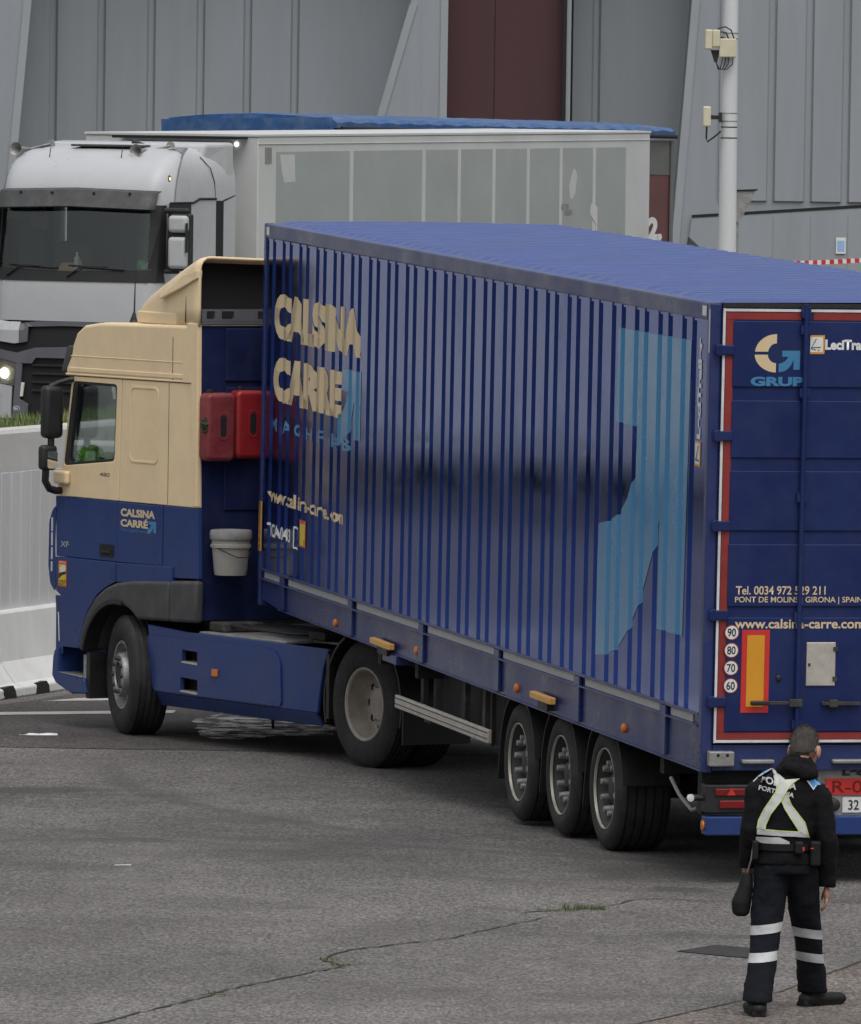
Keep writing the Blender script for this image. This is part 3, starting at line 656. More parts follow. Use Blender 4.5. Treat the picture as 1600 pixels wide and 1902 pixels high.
# ------------------------------------------------------------------ wheels
def wheel(parent, c, R, w, rimR, style, steer=0, flip=False, name='wheel'):
    g = lambda p: p
    sg = -1 if flip else 1
    b = B()
    pf = [(.045, rimR - .012), (.02, rimR), (.006, rimR + .02), (0, rimR + (R - rimR) * .45), (.008, R - .055), (.022, R - .022), (.045, R - .004)]
    for q in (.18, .34, .5, .66, .82):
        pf += [(w * q - .012, R), (w * q - .007, R - .014), (w * q + .007, R - .014), (w * q + .012, R)]
    pf += [(w - .045, R - .004), (w - .02, R - .022), (w, rimR + (R - rimR) * .45), (w - .02, rimR), (w - .045, rimR - .012)]
    b.lathe(pf, seg=72)
    o = b.done(name, 'rubber', parent, smooth=40)
    o.location = c; o.rotation_euler = (0, 0, steer + (pi if flip else 0))
    if style == 'drive':
        b = B(); b.lathe([(.022, rimR + .002), (.016, rimR - .004), (.016, rimR - .014), (.03, rimR - .026), (.10, rimR - .032), (.175, rimR - .040), (.20, rimR - .055), (.205, .20), (.19, .17), (.19, .13), (.15, .125), (.14, .10), (.14, .0)], seg=56); b.done('rim', 'rimd', o, smooth=35)
        b = B()
        for k in range(10):
            a = 2 * pi * k / 10; y, z = .205 * cos(a), .205 * sin(a)
            b.lathe([(.2, .03), (.1985, .0)], (0, y, z), seg=14)
        b.done('rim_hole', 'gap', o)
        b = B()
        for k in range(10):
            a = 2 * pi * (k + .5) / 10; b.lathe([(.19, .018), (.165, .018), (.163, 0)], (0, .15 * cos(a), .145 * sin(a)), seg=6)
        b.done('wheel_nuts', 'rimd', o)
    elif style == 'steer':
        b = B(); b.lathe([(.022, rimR + .002), (.016, rimR - .006), (.018, rimR - .02), (.05, rimR - .03), (.10, rimR - .05), (.11, rimR - .07), (.06, .20), (.045, .185)], seg=56); b.done('rim', 'rims', o, smooth=35)
        b = B(); b.lathe([(.045, .188), (.0, .182), (-.012, .172), (-.012, .112), (.0, .105), (.03, .10), (.035, 0)], seg=48); b.done('hub', 'rims', o, smooth=35)
        b = B(); b.lathe([(-.004, .098), (.002, .094), (.004, 0)], seg=24); b.done('hub_cap', 'grime', o)
        b = B()
        for k in range(10):
            a = 2 * pi * k / 10; b.lathe([(-.010, .022), (-.028, .018), (-.03, .012), (-.014, .010), (-.012, 0)], (0, .142 * cos(a), .142 * sin(a)), seg=10)
        b.done('wheel_nuts', 'rimdark', o)
        b = B()
        for k in range(10):
            a = 2 * pi * (k + .5) / 10; b.lathe([(.078, .020), (.076, 0)], (0, .222 * cos(a), .222 * sin(a)), seg=12)
        b.done('rim_hole', 'gap', o)
    else:
        b = B(); b.lathe([(.04, rimR - .012), (.07, rimR - .03), (.13, rimR - .045), (.135, .15), (.11, .13), (.07, .09), (.06, .07), (.058, 0)], seg=48); b.done('rim', 'rimdark', o, smooth=35)
        b = B(); b.lathe([(.02, rimR + .001), (.012, rimR - .001), (.012, rimR - .006), (.03, rimR - .009)], seg=56); b.done('rim_edge', 'alu', o, smooth=40)
        b = B()
        for k in range(10):
            a = 2 * pi * (k + .3) / 10; b.lathe([(.134, .03), (.07, .026), (.035, .021), (.032, 0)], (0, .175 * cos(a), .175 * sin(a)), seg=10)
        b.done('wheel_nuts', 'rims', o, smooth=40)
    return o

def sticker(parent, fn, u0, u1, v0, v1):             # blind-spot warning sign: red frame, yellow field, white lorry, black letters
    du, dv = u1 - u0, v1 - v0
    P = lambda a, c: (u0 + a * du, v0 + c * dv)
    def q(*ps): return [P(*p) for p in ps]
    o = decal('warning_sticker', poly_bm([q((0, 0), (1, 0), (1, 1), (0, 1))]), lambda u, v: fn(u, v, .001), 'red', parent)
    decal('sticker_field', poly_bm([q((.08, .05), (.92, .05), (.92, .86), (.08, .86))]), lambda u, v: fn(u, v, .002), 'yellow', o)
    decal('sticker_lorry', joinbm([poly_bm([q((.2, .58), (.6, .52), (.88, .62), (.88, .78), (.55, .83), (.2, .72))])]), lambda u, v: fn(u, v, .003), 'white', o)
    decal('sticker_wedge', poly_bm([q((.08, .5), (.5, .56), (.9, .6), (.9, .5), (.45, .44), (.08, .30))]), lambda u, v: fn(u, v, .0032), 'black', o)
    tb = joinbm([fit(text_tris('ANGLES', .02), *[P(.12, 0)[0], P(.88, 0)[0]], P(0, .17)[1], P(0, .27)[1]), fit(text_tris('MORTS', .02), P(.15, 0)[0], P(.85, 0)[0], P(0, .06)[1], P(0, .15)[1])])
    decal('sticker_text', tb, lambda u, v: fn(u, v, .003), 'black', o)
    decal('sticker_heading', fit(text_tris('ATTENTION', .02), P(.1, 0)[0], P(.9, 0)[0], P(0, .89)[1], P(0, .96)[1]), lambda u, v: fn(u, v, .003), 'white', o)
    return o
M['yellow'] = MAT('sticker yellow', (.60, .47, .03), .45, var=.06, vscale=20)

# ------------------------------------------------------------------ blue box trailer
TA = Vector((-.24209, .96992, .02542)); TO = Vector((1.82715, 55.41272, 0)); TL, TW = 13.4, 2.55
TR = thing('box_trailer', 'blue corrugated box semi trailer with cream lettering and a big light blue arrow', 'trailer', TO, basis(TA))
DEP = .034
GAPS = sorted([.408 + .601 * k for k in range(22)] + [.659 + .601 * k for k in range(22)])
HW = .058
BR = []
for c in GAPS: BR += [(c - HW, 0), (c - HW + .012, DEP), (c + HW - .05, DEP), (c + HW, 0)]
def dcor(s):
    for i in range(len(BR) - 1):
        (a, da), (c, dc) = BR[i], BR[i + 1]
        if a <= s <= c: return da + (dc - da) * (s - a) / (c - a)
    return 0.0
def corr(x0, sg, z0, z1, name):
    b = B(); pr = [(0.02, 0)] + BR + [(TL - .02, 0)]
    zz = [z0, z0 + .001] + [z0 + (z1 - z0) * i / 4 for i in range(1, 4)] + [z1]
    b.loft([[(x0 + sg * d, s, z - (.0062 * s if i < 2 else 0)) for (s, d) in pr] for i, z in enumerate(zz)], closed=False)
    return b.done(name, 'tblue', TR)
side = corr(0, 1, 1.135, 3.775, 'side_panel'); corr(TW, -1, 1.135, 3.775, 'side_panel')
sbreaks = [p[0] for p in BR]
def onside(u, v, e=.002): return (dcor(u) - e, u, v)
def sdecal(name, bm, mat, parent=side, e=.0025):
    us = [p.co.x for p in bm.verts]; lo, hi = min(us), max(us)
    cut(bm, [s for s in sbreaks if lo < s < hi]); return decal(name, bm, lambda u, v: onside(u, v, e), mat, parent)
def stext(s, bold, s0, s1, z0, z1, mat, name='lettering'): return sdecal(name, fit(text_tris(s, bold), s0, s1, z0, z1), mat)
stext('CALSINA', .07, 12.98, 9.93, 2.965, 3.345, 'cream'); stext('CARRE', .07, 12.97, 10.55, 2.455, 2.83, 'cream')
sdecal('arrow_emblem', fit(poly_bm([ARROW]), 10.68, 9.91, 2.24, 2.86), 'cyan')
for i, ch in enumerate('MAGHREB'): stext(ch, .02, 13.02 - i * .42, 13.02 - i * .42 - .21, 2.215, 2.32, 'cyan')
stext('www.calsina-carre.com', .03, 13.1, 10.43, 1.63, 1.745, 'cream'); stext('TICA00483', .03, 13.1, 12.25, 1.345, 1.455, 'white')
sdecal('lettering', poly_bm([[(12.15, 1.31), (11.98, 1.31), (11.98, 1.325), (12.13, 1.325), (12.13, 1.475), (11.98, 1.475), (11.98, 1.49), (12.15, 1.49)]]), 'white')
GA = [(2.334, 3.607), (.468, 3.617), (.535, 1.62), (1.174, 1.615), (1.169, 2.36), (1.3, 2.15), (1.615, 1.773), (1.9, 1.55), (2.185, 1.388), (2.5, 1.32), (2.785, 1.295), (2.743, 2.217), (2.45, 2.26), (2.2, 2.33), (2.0, 2.45), (1.88, 2.60), (1.80, 2.75), (1.79, 2.95), (2.348, 2.955)]
sdecal('arrow_emblem', poly_bm([GA]), 'cyan')
decal('lettering', fit(text_tris('LeciTrailer', .05), 2.97, 3.648, .20, .285), lambda u, v: (-.004, v, u), 'white', side)
q = decal('emblem_plate', poly_bm([rrect(.185, .325, 2.785, 2.955, .003)]), lambda u, v: (-.003, u, v), 'orange', side)
decal('emblem_plate', poly_bm([rrect(.200, .310, 2.80, 2.94, .003)]), lambda u, v: (-.005, u, v), 'white', side)
decal('emblem_stroke', joinbm([poly_bm([[(.29, 2.83), (.28, 2.82), (.225, 2.925), (.235, 2.93)]]), poly_bm([[(.30, 2.835), (.21, 2.828), (.21, 2.82), (.30, 2.823)]])]), lambda u, v: (-.007, u, v), 'black', side)
sticker(TR, lambda u, v, e: (dcor(u) - .003 - e, u, v), 11.92, 11.70, 1.345, 1.565)
b = B(); b.box(-.006, 0, 13.30, 13.395, 1.2, 1.61); b.done('reflector_strip', 'amberd', TR)
# roof
b = B(); pr = []; s = .05
while s < TL - .2:
    pr += [(s, 0), (s + .05, 1), (s + .15, 1), (s + .20, 0)]; s += .308
pr.append((TL - .02, 0)); pr.insert(0, (0, 0))
for (x, k) in ((.035, 0),): pass
b.loft([[(x, s, 3.888 + .024 * k * f + zz) for (s, f) in pr] for (x, k, zz) in ((.02, 0, 0), (.06, .05, .002), (.13, 1, .006), (TW / 2, 1, .016), (TW - .13, 1, .006), (TW - .06, .05, .002), (TW - .02, 0, 0))], closed=False)
b.done('roof', 'troof', TR)
for x0 in (-.005, TW - .055):
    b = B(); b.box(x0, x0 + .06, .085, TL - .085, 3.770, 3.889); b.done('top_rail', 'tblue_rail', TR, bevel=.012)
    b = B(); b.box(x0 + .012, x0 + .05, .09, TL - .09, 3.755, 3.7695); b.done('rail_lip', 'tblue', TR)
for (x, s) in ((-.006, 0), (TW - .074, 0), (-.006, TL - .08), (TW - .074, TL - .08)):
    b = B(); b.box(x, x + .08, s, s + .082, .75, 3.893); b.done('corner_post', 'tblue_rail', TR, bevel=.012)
b = B(); b.box(-.010, -.0065, .010, .03, 3.56, 3.85); b.done('reflector_strip', 'tape', TR)
for (s0, s1) in ((.11, .20), (TL - .19, TL - .10)):
    b = B(); b.box(-.009, -.0055, s0, s1, 3.80, 3.865); b.done('rating_plate', 'white', TR)
b = B(); b.box(.06, TW - .06, TL - .06, TL - .02, 1.0, 3.88); b.done('front_wall', 'tblue_rail', TR)
b = B(); b.box(.08, TW - .08, .02, TL - .06, 1.0, 1.1); b.done('floor', 'dark', TR)
# bottom rail
ztop = lambda s: 1.117 - .0062 * s
for sd in (0, 1):
    X = (lambda x: x) if sd == 0 else (lambda x: TW - x)
    def bx(b, x0, x1, *a): b.box(min(X(x0), X(x1)), max(X(x0), X(x1)), *a)
    b = B()
    b.prism([(.085, .755), (TL - .7, .765), (TL - .09, .80), (TL - .09, ztop(TL) - .05), (.085, ztop(0) - .05)], 'x', X(.020), X(.044))
    b.prism([(.09, ztop(0) - .066), (TL - .09, ztop(TL) - .066), (TL - .09, ztop(TL) - .054), (.09, ztop(0) - .054)], 'x', X(-.016), X(.0195))
    b.prism([(.09, ztop(0) + .008), (TL - .09, ztop(TL) + .008), (TL - .09, ztop(TL) + .03), (.09, ztop(0) + .03)], 'x', X(-.008), X(.07))
    b.prism([(.09, ztop(0) - .05), (TL - .09, ztop(TL) - .05), (TL - .09, ztop(TL) + .008), (.09, ztop(0) + .008)], 'x', X(.024), X(.07))
    b.prism([(.085, .752), (TL - .7, .762), (TL - .7, .774), (.085, .764)], 'x', X(.006), X(.0195))
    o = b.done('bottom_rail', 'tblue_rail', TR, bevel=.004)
    for s in (12.52, 10.13, 7.81, 5.507, 3.236, .974):
        b = B(); bx(b, -.006, .019, s - .075, s + .075, .78, ztop(s) + .005); b.done('stake_post', 'tblue_rail', TR, bevel=.005)
    ends = [TL - .16, 12.66, 12.37, 10.278, 9.985, 7.945, 7.673, 5.625, 5.388, 3.39, 3.082, 1.103, .845, .294]
    for i in range(0, len(ends), 2):
        b = B(); s1, s0 = ends[i], ends[i + 1]
        b.prism([(s0, ztop(s0) - .05), (s1, ztop(s1) - .05), (s1, ztop(s1) + .004), (s0, ztop(s0) + .004)], 'x', X(.018), X(.0235)); b.done('reflective_strip', 'tape', TR)
    for s in (10.66, 7.98, 4.95, 2.0):
        b = B(); b.lathe([(X(.027), .034), (X(.005), .034), (X(-.008), .022), (X(-.01), 0)], (0, s, .855 if s < 9 else .835), seg=16); b.done('side_lamp', 'amber', TR, smooth=40)
    for (s0, s1, z) in ((8.62, 9.24, .80), (3.78, 4.34, .845)):
        b = B(); bx(b, -.055, -.005, s0, s1, z, z + .048); b.done('side_marker', 'amberd', TR, bevel=.006)
        b = B(); bx(b, -.03, .03, s0 + .15, s1 - .15, z - .06, z); b.done('marker_bracket', 'black', TR)
b = B(); b.box(-.01, .2, 8.55, 9.0, .69, .762); b.done('tool_box', 'tblue_rail', TR, bevel=.006)
b = B()
for (s, z) in ((11.6, .93), (9.7, .9), (7.5, .86), (6.9, .95), (6.5, .86), (6.1, .83), (2.9, .9), (2.4, .83), (.6, .9)): b.lathe([(.0275, .014), (.0255, .012), (.0255, 0)], (0, s, z), seg=8)
b.done('rail_bolts', 'gap', TR)
# chassis
b = B()
for x in (.62, 1.80): b.box(x, x + .14, .3, 12.6, .50, .75)
for s in (1.2, 4.9, 8.2, 9.4): b.box(.08, TW - .08, s, s + .1, .62, .75)
b.box(.6, 1.95, 8.5, 12.9, .72, .80); b.done('chassis_frame', 'dark', TR)
b = B(); b.box(.28, 2.25, 5.0, 8.45, .27, .74); b.done('pallet_box', 'dark', TR, bevel=.01)  # underfloor box, enlarged to keep the space below the trailer dark
for s in (5.75, 6.6, 7.5):
    b = B(); b.box(.255, .279, s, s + .05, .26, .76); b.done('box_strap', 'grime', TR)
for x in (.42, 2.02):
    b = B(); b.box(x, x + .11, 8.95, 9.06, .25, .75); b.box(x - .06, x + .17, 8.9, 9.11, .20, .24); b.done('landing_leg', 'grime', TR, bevel=.006)
b = B(); b.box(.15, .19, 7.0, 7.08, .4, .75); b.box(.15, .19, 8.3, 8.38, .4, .75); b.box(.10, .14, 6.2, 6.28, .4, .75); b.done('guard_support', 'grime', TR, sep=True)
for x0, x1 in ((.04, .075), (TW - .075, TW - .04)):
    b = B(); b.prism([(5.885, .355), (8.77, .345), (8.77, .445), (5.885, .457)], 'x', x0, x1)
    o = b.done('side_guard', 'alu', TR, bevel=.008)
    b = B(); e = x0 - .002 if x0 < 1 else x1 - .001
    for dz in (.03, .075): b.prism([(5.89, .355 + dz), (8.76, .345 + dz), (8.76, .352 + dz), (5.89, .362 + dz)], 'x', e, e + .003)
    b.done('guard_groove', 'grime', o)
# axles and wheels
WS = [2.672 + 1.2 * k for k in range(3)]
for s in WS:
    zc = .432 - .0254 * s
    wheel(TR, (.05, s, zc), .432, .40, .285, 'trailer'); wheel(TR, (TW - .05, s, zc), .432, .40, .285, 'trailer', flip=True)
    b = B(); b.tube([(.4, s, zc), (TW - .4, s, zc)], .07, 14); b.box(.66, .8, s - .05, s + .75, zc - .05, zc + .09); b.box(1.75, 1.9, s - .05, s + .75, zc - .05, zc + .09); b.done('axle', 'dark', TR)
    for x0, x1 in ((.055, .47), (TW - .47, TW - .055)):
        b = B(); a0 = arc(s, zc, .50, 4, 172, 20); a1 = arc(s, zc, .512, 4, 172, 20)
        if s > WS[0] - .1: b.prism(a0 + a1[::-1], 'x', x0, x1)
        b.prism([(s + .497, zc + .05), (s + .511, zc + .05), (s + .55, zc - .18), (s + .54, zc - .18)], 'x', x0, x1)
        b.done('mudguard', 'black', TR, smooth=40)
# rear: doors
b = B(); b.box(.075, TW - .075, -.004, .06, 3.862, 3.893); b.done('door_header', 'black', TR)
b = B(); b.box(.075, TW - .075, .01, .08, .94, .972); b.box(.075, TW - .075, -.002, .09, .765, .938); b.done('rear_sill', 'tblue_rail', TR, bevel=.006)
def mkdoor(x0, x1):
    b = B(); b.box(x0, x1, -.024, .03, .955, 3.858)
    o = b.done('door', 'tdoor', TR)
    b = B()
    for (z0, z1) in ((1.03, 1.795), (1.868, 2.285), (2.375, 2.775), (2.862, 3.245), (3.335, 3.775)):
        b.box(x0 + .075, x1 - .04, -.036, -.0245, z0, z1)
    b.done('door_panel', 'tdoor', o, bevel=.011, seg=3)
    g = B(); m_ = 1 if x0 < 1 else -1
    e = x0 if m_ > 0 else x1
    g.box(min(e + .004 * m_, e + .021 * m_), max(e + .004 * m_, e + .021 * m_), -.030, -.0245, .955, 3.858); g.box(x0 + .004, x1, -.031, -.0246, 3.838, 3.855); g.box(x0 + .004, x1, -.031, -.0246, .957, .974)
    g.done('gasket', 'gasket', o)
    g = B(); e2 = e + .0265 * m_
    g.box(min(e2, e2 + .052 * m_), max(e2, e2 + .052 * m_), -.0275, -.0245, 1.026, 3.782)
    xa, xb = x0 + .0265, x1 - .05
    for (z0, z1) in ((3.784, 3.832), (.978, 1.024)):
        g.box(xa, x0 + .55, -.0275, -.0245, z0, z1); g.box(x0 + .63, xb, -.0275, -.0245, z0, z1)
    g.done('reflective_border', 'redtape', o)
    for z in (3.58, 3.008, 2.408, 1.811, 1.23):
        g = B(); a0, a1 = sorted((e - .045 * m_, e + .08 * m_)); g.box(a0, a1, -.052, -.031, z - .033, z + .033); g.tube([(e - .02 * m_, -.035, z - .04), (e - .02 * m_, -.035, z + .04)], .02, 10)
        g.done('hinge', 'tdoor', o, bevel=.006)
    xr = x0 + .57 if m_ > 0 else x1 - .57
    g = B(); g.tube([(xr, -.062, .93), (xr, -.062, 3.89)], .017, 12)
    for z in (1.08, 1.8, 2.6, 3.3, 3.72): g.box(xr - .035, xr + .035, -.066, -.036, z - .03, z + .03)
    g.box(xr - .03, xr + .03, -.07, -.02, 3.80, 3.87); g.box(xr - .04, xr + .04, -.07, -.02, .93, .99); g.done('lock_rod', 'tdoor', o, smooth=40)
    g = B(); g.box(xr - .30, xr, -.085, -.07, 1.214, 1.238); g.box(xr - .06, xr + .03, -.09, -.066, 1.2, 1.252); g.done('lock_handle', 'grime', o, bevel=.004)
    g = B(); g.box(xr - .33, xr - .20, -.093, -.068, 1.21, 1.242); g.done('handle_grip', 'black', o, bevel=.008)
    return o
door = mkdoor(.068, 1.272); door2 = mkdoor(1.278, TW - .068)
g = B(); g.box(.81, 1.08, -.07, -.045, 1.208, 1.232); g.box(.86, .92, -.075, -.04, 1.195, 1.245); g.done('door_catch', 'grime', door, bevel=.004)
def rfn(e): return lambda u, v: (u, -.0365 - e, v)
def rdecal(name, bm, mat, e=.001): return decal(name, bm, rfn(e), mat, door)
def rtext(s, bold, x0, x1, z0, z1, mat, e=.001): return rdecal('lettering', fit(text_tris(s, bold), x0, x1, z0, z1), mat, e)
gx = lambda u: .294 + u * .313
gz = lambda v: 3.434 + v * .255
up_ = [(gx(.479 + .479 * cos(rad(a))), gz(.5 + .5 * sin(rad(a)))) for a in range(90, 175, 6)] + [(gx(0.005), gz(.54)), (gx(.29), gz(.54))] + [(gx(.479 + .19 * cos(rad(a))), gz(.5 + .26 * sin(rad(a)))) for a in range(160, 89, -10)]
lo_ = [(gx(.47 + .479 * cos(rad(a))), gz(.5 + .5 * sin(rad(a)))) for a in range(270, 185, -6)] + [(gx(0), gz(.46)), (gx(.29), gz(.46))] + [(gx(.47 + .19 * cos(rad(a))), gz(.5 + .26 * sin(rad(a)))) for a in range(200, 271, 10)]
rdecal('emblem', poly_bm([up_, lo_]), 'cream'); rdecal('emblem', fit(poly_bm([ARROW]), gx(.53), gx(1.0), gz(0), gz(.57)), 'cyan')
rtext('GRUP', .05, .268, .636, 3.342, 3.405, 'cyan')
rdecal('emblem_plate', poly_bm([rrect(.676, .776, 3.559, 3.684, .003)]), 'orange'); rdecal('emblem_plate', poly_bm([rrect(.676, .764, 3.571, 3.672, .003)]), 'white', .002)
rdecal('emblem_stroke', joinbm([poly_bm([[(.69, 3.605), (.684, 3.60), (.712, 3.658), (.722, 3.662)]]), poly_bm([[(.68, 3.597), (.75, 3.602), (.748, 3.607), (.68, 3.603)]]), poly_bm([[(.68, 3.592), (.715, 3.583), (.715, 3.588), (.68, 3.597)]])]), 'black', .003)
rdecal('emblem_dot', poly_bm([rrect(.725, .742, 3.577, 3.594, .008)]), 'orange', .003)
rtext('LeciTrailer', .045, .780, 1.145, 3.587, 3.656, 'white')
rtext('Tel. 0034 972 529 211', .015, .20, .824, 1.948, 2.006, 'cream'); rtext('PONT DE MOLINS | GIRONA | SPAIN', .012, .196, 1.083, 1.885, 1.935, 'cream')
rtext('www.calsina-carre.com', .022, .199, 1.102, 1.722, 1.786, 'cream')
for (z, s) in ((1.695, '90'), (1.576, '80'), (1.458, '70'), (1.339, '60')):
    p = rdecal('speed_sticker', poly_bm([arc(.179, z, .052, 0, 348, 29)]), 'redtape', .002)
    rdecal('speed_sticker', poly_bm([arc(.179, z, .045, 0, 348, 29)]), 'white', .003); rtext(s, .02, .149, .208, z - .028, z + .028, 'black', .004)
g = B(); g.box(.25, .443, -.041, -.037, 1.158, 1.713); o = g.done('marker_plate', 'red', door); g = B(); g.box(.286, .407, -.044, -.0415, 1.197, 1.677); g.done('marker_field', 'orange', door)
g = B(); g.box(.70, .903, -.046, -.036, 1.337, 1.63); g.done('document_hatch', 'alu', door, bevel=.005)
g = B(); g.box(.885, .915, -.052, -.046, 1.37, 1.40); g.box(.885, .915, -.052, -.046, 1.57, 1.60); g.box(.712, .728, -.05, -.046, 1.47, 1.49); g.done('hatch_hinge', 'grime', door, sep=True)
g = B(); g.lathe([(-.05, .02), (-.058, .012), (-.058, 0)], (.51, 0, 1.39), axis='y', seg=12); g.done('door_stop', 'black', door)
# below the doors
for x in (.035, .27, .90, 1.9, 2.2):
    g = B(); w = .175 if x < .1 else .225
    if x < .1: g.box(x, x + w, -.07, -.004, .80, .90)
    else: g.box(x, x + w, -.05, -.004, .815, .842)
    o = g.done('step_plate', 'alu2', TR, bevel=.008)
g = B()
for x in (.095, .16): g.lathe([(-.071, .012), (-.0725, 0)], (x, 0, .875), axis='y', seg=10)
g.done('plate_hole', 'gap', TR)
g = B()
for (s, z) in ((.03, .93), (.06, .88), (.03, .84), (.06, .80), (.03, .78)): g.lathe([(-.0068, .008), (-.0065, 0)], (0, s, z), seg=8)
g.done('post_hole', 'gap', TR)
g = B(); g.box(.05, TW - .05, .15, .25, .46, .76); g.done('lamp_beam', 'dark', TR)
for x0 in (.045, TW - .445):
    g = B(); g.box(x0, x0 + .40, .02, .15, .475, .67); o = g.done('tail_lamp', 'black', TR, bevel=.012)
    g = B(); g.box(x0 + .06, x0 + .30, .005, .019, .595, .645); g.box(x0 + .09, x0 + .29, .003, .019, .51, .565); g.done('lamp_lens', 'redlamp', o, bevel=.008)
    g = B(); g.prism([(x0 + .14, .60), (x0 + .2, .60), (x0 + .17, .65)], 'y', .0, .004); g.done('lamp_triangle', 'red', o)
g = B(); g.tube([(-.06, .12, .575), (.05, .1, .575)], .022, 12); g.done('marker_arm', 'black', TR)
g = B(); g.lathe([(.085, .026), (.078, .024), (.075, 0)], (-.045, 0, .575), axis='y', seg=16); g.done('marker_lens', 'white', TR)
g = B(); g.box(.83, 1.75, .06, .09, .455, .78); g.done('plate_panel', 'alu2', TR)
decal('lettering', fit(text_tris('LeciTrailer', .05), 1.0, 1.5, .722, .775), lambda u, v: (u, .056, v), 'black', TR)
g = B(); g.box(.885, 1.42, .048, .058, .595, .705); o = g.done('red_plate', 'red', TR); decal('lettering', fit(text_tris('R-068', .0), .93, 1.30, .61, .69), lambda u, v: (u, .045, v), 'redlamp', o)
g = B(); g.box(1.005, 1.52, .05, .058, .475, .578); o = g.done('number_plate', 'white', TR); decal('lettering', fit(text_tris('32', .01), 1.045, 1.12, .493, .56), lambda u, v: (u, .047, v), 'black', o)
g = B(); g.lathe([(.06, .045), (.02, .042), (.012, .03), (.012, 0)], (.94, 0, .53), axis='y', seg=20); g.done('plate_lamp', 'black', TR, smooth=40)
g = B(); g.box(.036, TW - .036, -.02, .10, .332, .457); g.box(.5, .6, .1, .3, .36, .75); g.box(1.95, 2.05, .1, .3, .36, .75); g.done('rear_bumper', 'cblue', TR, bevel=.008)
g = B(); g.lathe([(.034, .034), (.024, .034), (.02, 0)], (0, .04, .395), seg=18); g.done('bumper_reflector', 'amber', TR)
b = B(); b.tube([(.06, .95, .62), (.08, .80, .52), (.10, .55, .44), (.12, .5, .46)], .014); b.done('mudflap_bracket', 'alu2', TR)
